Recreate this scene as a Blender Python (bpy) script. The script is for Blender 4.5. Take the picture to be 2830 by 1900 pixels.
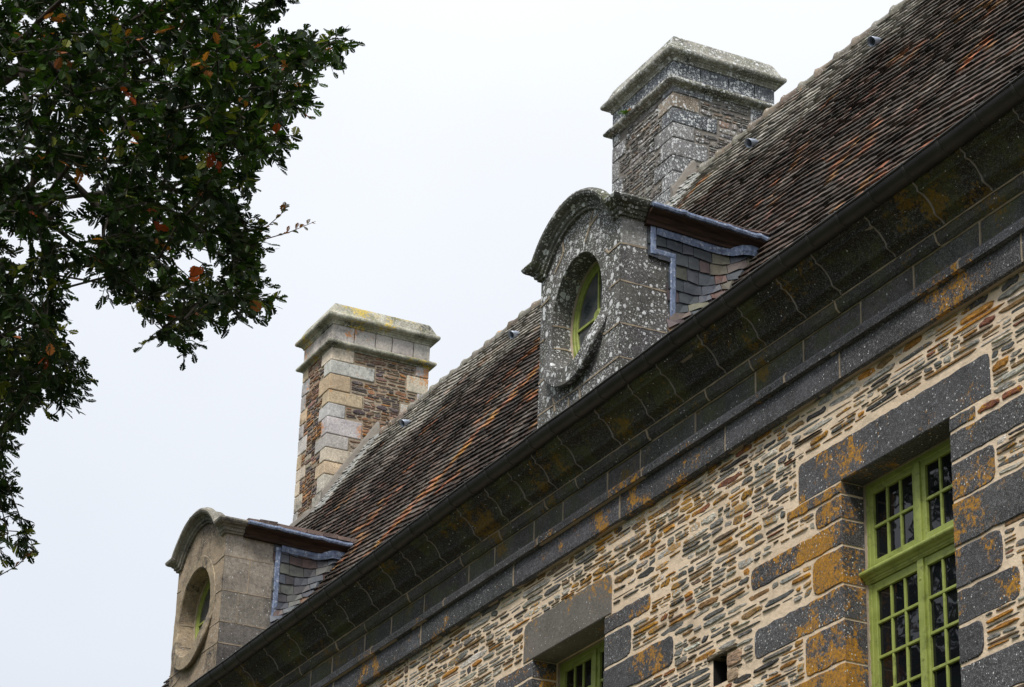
import bpy, math, random
import numpy as np
from mathutils import Vector, Matrix, noise as mnoise
R = math.radians
S = bpy.context.scene
for o in list(bpy.data.objects): bpy.data.objects.remove(o)

# ------------------------------------------------------------------ camera
cam_d = bpy.data.cameras.new('camera'); cam = bpy.data.objects.new('camera', cam_d)
S.collection.objects.link(cam); S.camera = cam
cam_d.sensor_width = 36.0; cam_d.lens = 36.0*7155/2830; cam_d.clip_start = 0.1; cam_d.clip_end = 2000
yaw, pit, rol = R(64.0), R(24.87), R(1.857)
F = Vector((-math.sin(yaw)*math.cos(pit), math.cos(yaw)*math.cos(pit), math.sin(pit)))
R0 = Vector((math.cos(yaw), math.sin(yaw), 0)); U0 = R0.cross(F)
RV = math.cos(rol)*R0 + math.sin(rol)*U0; UV = -math.sin(rol)*R0 + math.cos(rol)*U0
M = Matrix((RV, UV, -F)).transposed().to_4x4(); M.translation = Vector((0, 0, 1.6))
cam.matrix_world = M

# ------------------------------------------------------------------ sky, sun, exposure
SUN_EL, SUN_AZ = 55.0, 138.0          # elevation; direction the light comes from (degrees, 0 = +Y, clockwise)
W = bpy.data.worlds.new('World'); S.world = W; W.use_nodes = True
nt = W.node_tree; nt.nodes.clear()
def wn(t): return nt.nodes.new(t)
wo = wn('ShaderNodeOutputWorld'); bg = wn('ShaderNodeBackground'); sky = wn('ShaderNodeTexSky')
sky.sky_type = 'NISHITA'; sky.sun_disc = False; sky.sun_elevation = R(SUN_EL); sky.sun_rotation = R(SUN_AZ)
tc = wn('ShaderNodeTexCoord'); sep = wn('ShaderNodeSeparateXYZ'); nt.links.new(tc.outputs['Generated'], sep.inputs[0])
ramp = wn('ShaderNodeValToRGB'); nt.links.new(sep.outputs['Z'], ramp.inputs[0])
cr = ramp.color_ramp; cr.elements[0].position = 0.0; cr.elements[0].color = (0.40, 0.43, 0.46, 1)
cr.elements[1].position = 1.0; cr.elements[1].color = (1.62, 1.66, 1.72, 1)
e = cr.elements.new(0.30); e.color = (0.83, 0.875, 0.945, 1)
e = cr.elements.new(0.50); e.color = (0.93, 0.96, 1.01, 1)
nz = wn('ShaderNodeTexNoise'); nz.inputs['Scale'].default_value = 2.3; nz.inputs['Detail'].default_value = 5
nt.links.new(tc.outputs['Generated'], nz.inputs['Vector'])
mr = wn('ShaderNodeMapRange'); mr.inputs[1].default_value = .3; mr.inputs[2].default_value = .7
mr.inputs[3].default_value = .92; mr.inputs[4].default_value = 1.05
nt.links.new(nz.outputs['Fac'], mr.inputs[0])
vm = wn('ShaderNodeVectorMath'); vm.operation = 'SCALE'
nt.links.new(ramp.outputs[0], vm.inputs[0]); nt.links.new(mr.outputs[0], vm.inputs['Scale'])
vs = wn('ShaderNodeVectorMath'); vs.operation = 'SCALE'; vs.inputs['Scale'].default_value = 0.08
nt.links.new(sky.outputs[0], vs.inputs[0])
mx = wn('ShaderNodeMix'); mx.data_type = 'RGBA'; mx.inputs['Factor'].default_value = 0.9
nt.links.new(vs.outputs[0], mx.inputs['A']); nt.links.new(vm.outputs[0], mx.inputs['B'])
nt.links.new(mx.outputs['Result'], bg.inputs[0]); bg.inputs[1].default_value = 1.08
nt.links.new(bg.outputs[0], wo.inputs[0])
sd = bpy.data.lights.new('sun', 'SUN'); sd.energy = 3.6; sd.angle = R(14); sd.color = (1, .95, .87)
so = bpy.data.objects.new('sun', sd); S.collection.objects.link(so)
az, el = R(SUN_AZ), R(SUN_EL)
sdir = Vector((math.sin(az)*math.cos(el), math.cos(az)*math.cos(el), math.sin(el)))
so.rotation_euler = (-sdir).to_track_quat('-Z', 'Y').to_euler()
S.view_settings.view_transform = 'Standard'; S.view_settings.look = 'None'
S.view_settings.exposure = 0.0; S.view_settings.gamma = 1.0
S.render.engine = 'CYCLES'

# ------------------------------------------------------------------ helpers
col = S.collection
def tag(o, label=None, cat=None, group=None, kind=None):
    if label: o['label'] = label
    if cat: o['category'] = cat
    if group: o['group'] = group
    if kind: o['kind'] = kind
    return o
def empty(name, loc=(0, 0, 0), parent=None):
    o = bpy.data.objects.new(name, None); col.objects.link(o); o.location = loc
    o.empty_display_size = .3
    if parent: o.parent = parent
    return o
class MB:
    """collects faces with a colour and a material index, builds ONE mesh object"""
    def __init__(s): s.v = []; s.f = []; s.c = []; s.m = []
    def add(s, vs, fs, c=(1, 1, 1), m=0):
        b = len(s.v); s.v.extend([tuple(p) for p in vs])
        for f in fs: s.f.append([b+i for i in f]); s.c.append(c); s.m.append(m)
    def box(s, a, b, c=(1, 1, 1), m=0, jit=0):
        x0, y0, z0 = a; x1, y1, z1 = b
        vs = [(x0, y0, z0), (x1, y0, z0), (x1, y1, z0), (x0, y1, z0), (x0, y0, z1), (x1, y0, z1), (x1, y1, z1), (x0, y1, z1)]
        if jit: vs = [(p[0]+random.uniform(-jit, jit), p[1]+random.uniform(-jit, jit), p[2]+random.uniform(-jit, jit)) for p in vs]
        s.add(vs, [(0, 3, 2, 1), (4, 5, 6, 7), (0, 1, 5, 4), (1, 2, 6, 5), (2, 3, 7, 6), (3, 0, 4, 7)], c, m)
    def frame(s, O, u, v, n, w0, w1, h0, h1, d0, d1, c=(1, 1, 1), m=0):
        pts = []
        for d in (d0, d1):
            for (a, b) in ((w0, h0), (w1, h0), (w1, h1), (w0, h1)):
                pts.append(O+u*a+v*b+n*d)
        s.add(pts, [(0, 3, 2, 1), (4, 5, 6, 7), (0, 1, 5, 4), (1, 2, 6, 5), (2, 3, 7, 6), (3, 0, 4, 7)], c, m)
    def tube(s, pts, rad, n=8, c=(1, 1, 1), m=0, cap=True):
        rings = []
        pts = [Vector(p) for p in pts]
        rs = rad if isinstance(rad, (list, tuple)) else [rad]*len(pts)
        for i, p in enumerate(pts):
            d = (pts[min(i+1, len(pts)-1)]-pts[max(i-1, 0)])
            if d.length < 1e-9: d = Vector((0, 0, 1))
            d.normalize(); a = d.orthogonal().normalized() if i == 0 else (rings[-1][1]-d*rings[-1][1].dot(d)).normalized()
            b = d.cross(a); rings.append(([p+(a*math.cos(t)+b*math.sin(t))*rs[i] for t in [2*math.pi*k/n for k in range(n)]], a))
        vs = [q for r in rings for q in r[0]]; fs = []
        for i in range(len(pts)-1):
            for k in range(n): fs.append((i*n+k, i*n+(k+1) % n, (i+1)*n+(k+1) % n, (i+1)*n+k))
        if cap: fs.append(tuple(range(n-1, -1, -1))); fs.append(tuple((len(pts)-1)*n+k for k in range(n)))
        s.add(vs, fs, c, m)
    def loft(s, rings, c=(1, 1, 1), m=0, closed=True, caps=True, cols=None):
        n = len(rings[0]); vs = [p for r in rings for p in r]; fs = []
        for i in range(len(rings)-1):
            for k in range(n if closed else n-1):
                fs.append((i*n+k, i*n+(k+1) % n, (i+1)*n+(k+1) % n, (i+1)*n+k))
        if caps and closed: fs.append(tuple(range(n-1, -1, -1))); fs.append(tuple((len(rings)-1)*n+k for k in range(n)))
        s.add(vs, fs, c, m)
    def build(s, name, mats, parent=None, smooth=False, label=None, bevel=0):
        me = bpy.data.meshes.new(name); me.from_pydata(s.v, [], s.f)
        mats = mats if isinstance(mats, (list, tuple)) else [mats]
        for mm in mats: me.materials.append(mm)
        me.polygons.foreach_set('material_index', s.m)
        ca = me.color_attributes.new('col', 'FLOAT_COLOR', 'CORNER')
        lens = [len(f) for f in s.f]
        arr = np.repeat(np.array([(c[0], c[1], c[2], 1.0) for c in s.c], dtype=np.float32), lens, axis=0)
        ca.data.foreach_set('color', arr.ravel())
        if smooth: me.polygons.foreach_set('use_smooth', [True]*len(s.f))
        me.update()
        o = bpy.data.objects.new(name, me); col.objects.link(o)
        if parent: o.parent = parent
        if label: o['label'] = label
        if bevel:
            b = o.modifiers.new('bevel', 'BEVEL'); b.width = bevel; b.segments = 2; b.limit_method = 'ANGLE'; b.angle_limit = R(40)
        return o
def rnd(a, b): return random.uniform(a, b)
def jc(c, v=.12, h=.03):
    k = 1+rnd(-v, v); return (max(0, c[0]*k*(1+rnd(-h, h))), max(0, c[1]*k), max(0, c[2]*k*(1+rnd(-h, h))))
def pick(pal):
    t = random.random()*sum(p[0] for p in pal)
    for p in pal:
        t -= p[0]
        if t <= 0: return jc(p[1], .22, .06)
    return pal[-1][1]
def nz1(x, y=0, z=0): return mnoise.noise(Vector((x, y, z)))

# ------------------------------------------------------------------ materials
class NG:
    def __init__(s, name):
        s.mat = bpy.data.materials.new(name); s.mat.use_nodes = True; s.t = s.mat.node_tree; s.t.nodes.clear()
        s.out = s.t.nodes.new('ShaderNodeOutputMaterial'); s.p = s.t.nodes.new('ShaderNodeBsdfPrincipled')
        s.t.links.new(s.p.outputs[0], s.out.inputs[0]); s.geo = s.t.nodes.new('ShaderNodeNewGeometry')
        s.pos = s.geo.outputs['Position']
    def L(s, a, b): s.t.links.new(a, b)
    def val(s, n, i, v):
        if isinstance(v, bpy.types.NodeSocket): s.L(v, n.inputs[i])
        else:
            if isinstance(v, tuple) and n.inputs[i].type == 'RGBA': v = (*v[:3], 1)
            n.inputs[i].default_value = v
    def noise(s, scale, detail=4, rough=.55, vec=None, off=0, dist=0):
        n = s.t.nodes.new('ShaderNodeTexNoise'); n.inputs['Scale'].default_value = scale; n.inputs['Detail'].default_value = detail
        n.inputs['Roughness'].default_value = rough; n.inputs['Distortion'].default_value = dist
        v = vec or s.pos
        if off: v = s.vmath('ADD', v, (off, off*1.7, off*.6))
        s.L(v, n.inputs['Vector']); return n.outputs['Fac']
    def vmath(s, op, a, b):
        n = s.t.nodes.new('ShaderNodeVectorMath'); n.operation = op; s.val(n, 0, a); s.val(n, 1, b); return n.outputs[0]
    def math(s, op, a, b=0.0, clamp=False):
        n = s.t.nodes.new('ShaderNodeMath'); n.operation = op; n.use_clamp = clamp; s.val(n, 0, a); s.val(n, 1, b); return n.outputs[0]
    def mr(s, v, a, b, c=0.0, d=1.0):
        n = s.t.nodes.new('ShaderNodeMapRange'); s.val(n, 0, v); s.val(n, 1, a); s.val(n, 2, b); s.val(n, 3, c); s.val(n, 4, d); return n.outputs[0]
    def mix(s, f, a, b, mode='MIX'):
        n = s.t.nodes.new('ShaderNodeMix'); n.data_type = 'RGBA'; n.blend_type = mode; n.clamp_factor = True
        s.val(n, 'Factor', f)
        for i, v in (('A', a), ('B', b)):
            if isinstance(v, bpy.types.NodeSocket): s.L(v, n.inputs[i])
            else: n.inputs[i].default_value = (v[0], v[1], v[2], 1)
        return n.outputs['Result']
    def vor(s, scale, vec=None, feat='F1', rnd_=1.0):
        n = s.t.nodes.new('ShaderNodeTexVoronoi'); n.inputs['Scale'].default_value = scale; n.feature = feat
        n.inputs['Randomness'].default_value = rnd_
        s.L(vec or s.pos, n.inputs['Vector']); return n
    def sepc(s, c):
        n = s.t.nodes.new('ShaderNodeSeparateColor'); s.L(c, n.inputs[0]); return n.outputs
    def scale(s, v, sc):
        n = s.t.nodes.new('ShaderNodeMapping'); n.inputs['Scale'].default_value = sc; s.L(v, n.inputs['Vector']); return n.outputs[0]
    def attr(s, nm='col'):
        n = s.t.nodes.new('ShaderNodeVertexColor'); n.layer_name = nm; return n.outputs['Color']
    def fin(s, base, rough=.85, bump=None, strength=.5, dist=.01, spec=.3, metal=0.0):
        s.val(s.p, 'Base Color', base); s.val(s.p, 'Roughness', rough); s.val(s.p, 'Metallic', metal)
        s.val(s.p, 'Specular IOR Level', spec)
        if bump is not None:
            b = s.t.nodes.new('ShaderNodeBump'); b.inputs['Strength'].default_value = strength; b.inputs['Distance'].default_value = dist
            s.L(bump, b.inputs['Height']); s.L(b.outputs[0], s.p.inputs['Normal'])
        return s.mat

def stone(name, lich=0.0, lich2=0.0, ochre=0.0, stain=0.0, speck=.25, green=0.0, ochre_c=(.40, .205, .010), fine=150, var=.5, grain=1.0, lam=0.0):
    g = NG(name); c = g.attr()
    n1 = g.noise(3.1, 6); n2 = g.noise(27, 5, .65); n3 = g.noise(fine, 2, .6, off=3.1)
    c = g.mix(1.0, c, g.mix(g.mr(n1, .3, .7), (1-var*.45,)*3, (1+var*.4,)*3), 'MULTIPLY')
    c = g.mix(1.0, c, g.mix(g.mr(n2, .3, .7), (1-var*.5,)*3, (1+var*.55,)*3), 'MULTIPLY')
    c = g.mix(g.math('MULTIPLY', g.mr(n3, .56, .72), speck), c, (.52, .53, .54))
    c = g.mix(g.math('MULTIPLY', g.mr(n3, .44, .30), speck*.9), c, (.02, .02, .022))
    if lam:
        ln = g.noise(14, 5, .7, vec=g.scale(g.pos, (1.0, 1.0, 7.0)))
        c = g.mix(1.0, c, g.mix(g.mr(ln, .3, .7), (1-lam*.7,)*3, (1+lam*1.0,)*3), 'MULTIPLY')
    pits = g.mr(g.noise(70, 3, .6, off=7.7), .30, .36)
    c = g.mix(pits, (.02, .02, .02), c)
    bump = g.math('ADD', g.math('MULTIPLY', n2, .6*grain), g.math('MULTIPLY', n3, .25*grain))
    bump = g.math('ADD', bump, g.math('MULTIPLY', pits, .25))
    bump = g.math('ADD', bump, g.math('MULTIPLY', n1, .8))
    if lam: bump = g.math('ADD', bump, g.math('MULTIPLY', ln, 1.6))
    sk_ = g.noise(48, 5, .75, off=13.0, dist=.8)
    c = g.mix(g.math('MULTIPLY', g.mr(sk_, .54, .68), speck*.9), c, (.33, .345, .38))
    if stain:
        sn = g.noise(2.0, 7, .65, off=11.0); st = g.mr(sn, .5, .62)
        sn2 = g.mr(g.noise(20, 4, .7, off=5), .35, .6)
        c = g.mix(g.math('MULTIPLY', g.math('MULTIPLY', st, sn2), stain), c, (.035, .034, .036))
    if green:
        gn = g.mr(g.noise(2.6, 6, .65, off=17.0), .47, .62)
        gn = g.math('MULTIPLY', gn, g.mr(g.noise(35, 4, .7, off=4), .3, .55))
        c = g.mix(g.math('MULTIPLY', gn, green), c, (.075, .088, .025))
    if ochre:
        on = g.noise(1.5, 8, .68, off=23.0); o2 = g.noise(38, 4, .7, off=1.3)
        vv_ = g.math('ADD', on, g.math('MULTIPLY', g.math('SUBTRACT', o2, .5), .38)); vv_ = g.math('ADD', vv_, g.math('MULTIPLY', g.math('SUBTRACT', g.noise(9, 5, .7, off=3), .5), .35))
        m = g.mr(vv_, .64-.15*ochre, .70-.15*ochre)
        c = g.mix(g.math('MULTIPLY', m, g.mr(g.noise(70, 3, .7, off=2.2), .34, .60, .30, .95)), c, g.mix(g.mr(o2, .3, .7), (ochre_c[0]*.6, ochre_c[1]*.62, ochre_c[2]), (ochre_c[0]*1.5, ochre_c[1]*1.35, ochre_c[2]*1.2)))
    for sc, am, o in ((15.0, lich, 0.0), (31.0, lich, 5.0), (70.0, lich2, 9.0)):
        if am <= 0: continue
        wn_ = g.t.nodes.new('ShaderNodeTexNoise'); wn_.inputs['Scale'].default_value = sc*2.2; wn_.inputs['Detail'].default_value = 3; g.L(g.pos, wn_.inputs['Vector'])
        sc_ = g.t.nodes.new('ShaderNodeVectorMath'); sc_.operation = 'SCALE'; g.L(wn_.outputs['Color'], sc_.inputs[0]); sc_.inputs['Scale'].default_value = .55/sc
        vv = g.vmath('ADD', g.vmath('ADD', g.pos, (o, o*.7, o*1.3)), sc_.outputs[0])
        v = g.vor(sc, vv); rc = g.sepc(v.outputs['Color'])
        rad = g.math('MULTIPLY', g.math('ADD', rc[0], .25), .42)
        dens = g.mr(g.noise(2.6, 5, .65, off=o+31), .36, .62, am*.10, min(1.0, am*1.45))
        on_ = g.math('LESS_THAN', rc[1], dens)
        d = v.outputs['Distance']
        m = g.math('MULTIPLY', g.mr(g.math('SUBTRACT', rad, d), -.01, .05), on_)
        ringy = g.mr(g.math('DIVIDE', d, g.math('MAXIMUM', rad, .02)), .35, .8)
        lc = g.mix(ringy, g.mix(rc[2], (.34, .36, .36), (.52, .54, .55)), (.66, .68, .69))
        c = g.mix(g.math('MULTIPLY', m, .88), c, g.mix(g.mr(n3, .3, .7), lc, (.74, .76, .78)))
        bump = g.math('ADD', bump, g.math('MULTIPLY', m, .25))
    return g.fin(c, .9, bump, .75, .012, .25)

M = {}
M['dolerite'] = stone('dark_stone', lich2=.03, ochre=.25, speck=.6, var=.9)
M['cornice'] = stone('cornice_stone', lich2=.02, ochre=.45, speck=.4, green=.6, ochre_c=(.15, .095, .007), var=.8)
M['quoin'] = stone('window_stone', lich2=.08, ochre=.42, speck=.6, var=.8)
M['quoin_ochre'] = stone('orange_lichened_stone', lich2=.12, ochre=.80, speck=.6, var=.8, ochre_c=(.40, .20, .010))
M['lichen_stone'] = stone('lichened_stone', lich=.46, lich2=.58, speck=.55, green=.15, var=.9, stain=.5)
M['tower_stone'] = stone('lichened_chimney_stone', lich=.85, lich2=.85, speck=.45, stain=.6, var=.9)
M['moss_stone'] = stone('mossy_moulding_stone', lich=.22, lich2=.4, speck=.25, green=.75, stain=.6)
M['granite'] = stone('pale_granite', stain=.6, speck=.45, lich2=.05, ochre=.35, ochre_c=(.50, .20, .03), var=.55)
M['granite_cap'] = stone('pale_granite_cap', stain=1.0, speck=.45, green=.6, var=.8, ochre=.5, ochre_c=(.50, .38, .02), lich2=.15)
M['granite_stained'] = stone('stained_granite', stain=1.0, speck=.6, lich2=.05, var=.7)
M['rubble'] = stone('rubble_stone', lich2=.03, ochre=.58, speck=.25, var=.85, lam=.7, ochre_c=(.42, .22, .012))
M['chim_rubble'] = stone('chimney_rubble', lich2=.12, ochre=.2, speck=.15, var=.7, lam=.4, ochre_c=(.45, .2, .02))
M['chim_rubble_l'] = stone('lichened_rubble', lich=.55, lich2=.75, speck=.3, var=.7)
def mk_mortar(name, a, b, dirt=.35):
    g = NG(name); n = g.noise(2.2, 7, .6); n2 = g.noise(55, 5, .7)
    c = g.mix(g.mr(n, .3, .7), a, b); c = g.mix(g.math('MULTIPLY', g.mr(n2, .60, .78), .5), c, (a[0]*.55, a[1]*.52, a[2]*.5))
    dn = g.math('MULTIPLY', g.mr(g.noise(5, 6, .7, off=9), .52, .7), dirt); c = g.mix(dn, c, (.10, .085, .065))
    h = g.math('ADD', g.math('MULTIPLY', n2, .5), g.math('MULTIPLY', g.noise(16, 4), 1.0))
    return g.fin(c, .95, h, .8, .012, .15)
M['mortar'] = mk_mortar('lime_mortar', (.76, .615, .46), (.60, .475, .35), .35)
M['mortar_grey'] = mk_mortar('grey_mortar', (.25, .23, .205), (.17, .155, .14), .5)
M['mortar_pale'] = mk_mortar('pale_mortar', (.38, .31, .235), (.26, .215, .16), .5)

def mk_tile():
    g = NG('clay_tile'); c = g.attr(); n = g.noise(6, 6, .65); n2 = g.noise(60, 4, .7)
    c = g.mix(1.0, c, g.mix(g.mr(n, .3, .7), (.45, .45, .45), (1.5, 1.45, 1.4)), 'MULTIPLY')
    c = g.mix(g.math('MULTIPLY', g.mr(n2, .55, .7), .22), c, (.30, .28, .26))
    c = g.mix(g.math('MULTIPLY', g.mr(g.noise(22, 5, .7, off=4), .60, .68), .6), c, (.33, .33, .30))
    o = g.math('MULTIPLY', g.mr(g.noise(2.4, 7, .75, off=41), .66, .70), g.mr(g.noise(26, 3, off=2), .45, .55))
    c = g.mix(o, c, (.50, .16, .015))
    return g.fin(c, .9, g.math('ADD', n2, g.math('MULTIPLY', n, .6)), .7, .01, .2)
M['tile'] = mk_tile()
def mk_slate():
    g = NG('slate'); c = g.attr(); n = g.noise(9, 6, .7); n2 = g.noise(70, 4, .7)
    c = g.mix(1.0, c, g.mix(g.mr(n, .3, .7), (.4, .4, .45), (1.25, 1.2, 1.15)), 'MULTIPLY')
    c = g.mix(g.math('MULTIPLY', g.mr(g.noise(14, 5, .7, off=6), .62, .72), .25), c, (.33, .33, .26))
    return g.fin(c, g.mr(n, .3, .7, .45, .7), g.math('ADD', n, g.math('MULTIPLY', n2, .3)), .5, .01, .45)
M['slate'] = mk_slate()
def mk_lead():
    g = NG('lead_sheet'); v = g.scale(g.pos, (6, 6, 2)); n = g.noise(5, 6, .7, vec=v); n2 = g.noise(30, 5, .7)
    c = g.mix(g.mr(n, .35, .65), (.09, .12, .20), (.23, .29, .43))
    c = g.mix(g.mr(n2, .54, .66), c, (.50, .54, .62)); c = g.mix(g.math('MULTIPLY', g.mr(g.noise(16, 5, .7, off=6), .56, .66), .7), c, (.05, .06, .10))
    return g.fin(c, .5, n2, .3, .006, .5, .35)
M['lead'] = mk_lead()
def mk_wood():
    g = NG('eaves_timber'); n = g.noise(4, 6, .6, vec=g.scale(g.pos, (9, 1.2, 12)))
    c = g.mix(g.mr(n, .3, .7), (.020, .012, .009), (.075, .042, .028))
    return g.fin(c, .7, n, .5, .01, .3)
M['wood'] = mk_wood()
def mk_gutter():
    g = NG('weathered_zinc'); n = g.noise(2.5, 6, .6); n2 = g.noise(40, 4, .7)
    c = g.mix(g.mr(n, .3, .7), (.013, .013, .012), (.034, .032, .029)); c = g.mix(g.mr(n2, .66, .74), c, (.14, .14, .13))
    return g.fin(c, g.mr(n2, .3, .7, .42, .6), n2, .12, .004, .5, .25)
M['gutter'] = mk_gutter()
def mk_paint():
    g = NG('green_paint'); n = g.noise(7, 6, .65); n2 = g.noise(90, 3, .7)
    c = g.mix(g.mr(n, .3, .7), (.205, .25, .05), (.31, .355, .095))
    c = g.mix(g.math('MULTIPLY', g.mr(g.noise(13, 7, .75, off=8), .52, .68), .7), c, (.075, .085, .022))
    c = g.mix(g.mr(g.noise(30, 5, .8, off=2), .70, .74), c, (.5, .47, .36))
    return g.fin(c, .5, n2, .12, .004, .4)
M['paint'] = mk_paint()
def mk_glass():
    g = NG('window_glass'); n = g.noise(3.2, 2, .5)
    return g.fin((.006, .007, .009), .015, n, .06, .02, .35)
M['glass'] = mk_glass()
def mk_ogl():
    g = NG('dusty_glass'); n = g.noise(3, 5, .5)
    return g.fin(g.mix(g.mr(n, .4, .6), (.03, .035, .04), (.10, .105, .11)), .12, None, spec=.6)
M['oglass'] = mk_ogl()
def mk_leaf():
    g = NG('oak_leaf'); c = g.attr(); tr = g.t.nodes.new('ShaderNodeBsdfTranslucent'); ms = g.t.nodes.new('ShaderNodeMixShader')
    g.fin(c, .55, None, spec=.18); g.L(g.mix(1.0, c, (1.5, 1.9, .6), 'MULTIPLY'), tr.inputs[0]); ms.inputs[0].default_value = .17
    g.L(g.p.outputs[0], ms.inputs[1]); g.L(tr.outputs[0], ms.inputs[2]); g.L(ms.outputs[0], g.out.inputs[0]); return g.mat
M['leaf'] = mk_leaf()
def mk_bark():
    g = NG('bark'); n = g.noise(9, 6, .7, vec=g.scale(g.pos, (3, 3, .6)))
    return g.fin(g.mix(g.mr(n, .3, .7), (.025, .021, .017), (.085, .073, .06)), .95, n, 1.0, .03, .2)
M['bark'] = mk_bark()
def mk_grass():
    g = NG('grass_ground'); n = g.noise(.6, 6, .6); n2 = g.noise(22, 5, .7)
    c = g.mix(g.mr(n, .3, .7), (.035, .055, .018), (.07, .085, .03)); c = g.mix(g.mr(n2, .4, .7), c, (.03, .045, .014))
    return g.fin(c, .95, n2, .8, .03, .2)
M['grass'] = mk_grass()
M['gravel'] = mk_mortar('gravel', (.33, .29, .24), (.24, .21, .18), .4)
M['dark'] = NG('painted_recess_shade').fin((.012, .011, .010), .9)  # near-black colour standing in for the shade inside holes and openings
X, Y, Z = Vector((1, 0, 0)), Vector((0, 1, 0)), Vector((0, 0, 1))
WY = 10.0                 # plane of the facade
XL, XR = -35.2, -4.0      # gable ends
random.seed(11)
house = empty('manor_house', (-20, 14.3, 0))
tag(house, 'old stone manor house with rubble walls, steep tiled roof, two chimneys and two stone dormers', 'house')
house.matrix_world = Matrix.Translation((-20, 14.3, 0))
def part(name, parent=None, loc=(0, 0, 0)):
    o = empty(name, loc, None); o.parent = parent or house
    return o
def adopt(o, parent):
    """parent keeping world coordinates"""
    o.parent = parent
    w = Vector((0, 0, 0)); p = parent
    while p: w += p.location; p = p.parent
    o.location = Vector(o.location)-w
    return o
def B(mb, name, mats, parent, **k):
    o = mb.build(name, mats, None, **k); return adopt(o, parent)
def E(name, parent, loc, label=None):
    o = empty(name, loc); adopt(o, parent)
    if label: o['label'] = label
    return o

# -------- irregular stones laid in a plane
def rubble(mb, O, u, v, n, u0, u1, v0, v1, blocked, pal, hr=(.05, .11), lr=(.10, .36), gap=.013, proud=(.003, .013), seed=1, thin=True, m=0, wav=.012):
    random.seed(seed)
    vv = v0
    while vv < v1-.02:
        h = min(rnd(*hr), v1-vv)
        iv = sorted([(b[0], b[1]) for b in blocked if b[2] < vv+h-.012 and b[3] > vv+.012])
        segs = []; c = u0
        for a, b in iv:
            if a > c: segs.append((c, min(a, u1)))
            c = max(c, b)
        if c < u1: segs.append((c, u1))
        for s0, s1 in segs:
            uu = s0+gap*.6
            while uu < s1-.035:
                l = rnd(*lr)
                if random.random() < .12: l *= 1.4
                if uu+l > s1-.05: l = s1-gap*.6-uu
                k = 1
                if thin: k = random.choice((1, 2, 2, 3)) if h > .075 else random.choice((1, 1, 2, 2))
                if thin and l < .14 and random.random() < .5: k = 1
                cuts = [0]+sorted(rnd(.25, .75) if k == 2 else (rnd(.22, .42) if q == 0 else rnd(.58, .78)) for q in range(k-1))+[1]
                for q in range(k):
                    a, b = vv+h*cuts[q], vv+h*cuts[q+1]
                    gl = gap*(1+.75*nz1(uu*.9, a*1.3, 40)); hh = b-a-gl*rnd(.5, 1.4)
                    if hh < .007: continue
                    sub = [(uu, uu+l)]
                    if k > 1 and l > .2 and random.random() < .55:
                        t = uu+l*rnd(.3, .7); sub = [(uu, t), (t+gap*.8, uu+l)]
                    for (p0, p1) in sub:
                        L = p1-p0-gl*rnd(.5, 1.8)
                        if L < .02 or random.random() < .03: continue
                        cu, cv = (p0+p1)/2+rnd(-.004, .004), (a+b)/2+wav*nz1(((p0+p1)/2)*.8, vv*.7, seed)*1.6+rnd(-.002, .002)
                        ti = rnd(-.05, .05)*min(1, .15/L); N = 14 if L > .12 else 10
                        pts = []
                        e = rnd(.28, .85); sk_ = rnd(-.5, .5)*hh
                        for i in range(N):
                            t = 2*math.pi*(i+rnd(-.25, .25))/N
                            ct, st = math.cos(t), math.sin(t)
                            pu = L/2*math.copysign(abs(ct)**e, ct)*rnd(.90, 1.0); pv = hh/2*math.copysign(abs(st)**.62, st)*rnd(.55, 1.2)
                            pu += sk_*pv/max(hh, .01)*1.5; pts.append((pu-pv*ti, pv+pu*ti))
                        pr = rnd(*proud); tilt = rnd(-.25, .25)*pr
                        base = O+u*cu+v*cv
                        vs = [base+u*x+v*y-n*.012 for x, y in pts]
                        vs += [base+u*x+v*y+n*(pr*.35) for x, y in pts]
                        vs += [base+u*x*.86+v*y*.72+n*(pr+tilt*x/L*2+rnd(-.0015, .0015)) for x, y in pts]
                        fs = []
                        for i in range(N):
                            j = (i+1) % N; fs.append((i, j, N+j, N+i)); fs.append((N+i, N+j, 2*N+j, 2*N+i))
                        fs.append(tuple(range(2*N, 3*N)))
                        mb.add(vs, fs, pick(pal), m)
                uu += l
        vv += h

def outline(rect, flat=(), r=.03, step=.07, j=.005):
    """irregular rounded block outline; edges named in flat stay straight (l r b t)"""
    u0, u1, v0, v1 = rect; P = []
    w, h = u1-u0, v1-v0; r = min(r, w*.25, h*.3)
    def corner(cx, cy, a0, sharp):
        if sharp: return None
        return [(cx+r*math.cos(a0+t*math.pi/2), cy+r*math.sin(a0+t*math.pi/2)) for t in (0, .5, 1)]
    cs = [((u0, v0), (u0+r, v0+r), math.pi, 'l' in flat or 'b' in flat), ((u1, v0), (u1-r, v0+r), 1.5*math.pi, 'r' in flat or 'b' in flat),
          ((u1, v1), (u1-r, v1-r), 0, 'r' in flat or 't' in flat), ((u0, v1), (u0+r, v1-r), .5*math.pi, 'l' in flat or 't' in flat)]
    en = ['b', 'r', 't', 'l']
    for i, (c, cc, a0, sharp) in enumerate(cs):
        P += [c] if sharp else corner(cc[0], cc[1], a0, False)
        nxt = cs[(i+1) % 4]; a = P[-1]
        b = nxt[0] if nxt[3] else (nxt[1][0]+r*math.cos(nxt[2]), nxt[1][1]+r*math.sin(nxt[2]))
        d = math.hypot(b[0]-a[0], b[1]-a[1]); k = int(d/step)
        for q in range(1, k):
            t = q/k; x, y = a[0]+(b[0]-a[0])*t, a[1]+(b[1]-a[1])*t
            if en[i] not in flat:
                jj = j*1.4*nz1(x*9+i*7, y*9, 3)+rnd(-j, j)*.5
                if en[i] in 'bt': y += jj
                else: x += jj
            P.append((x, y))
    return P
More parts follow.
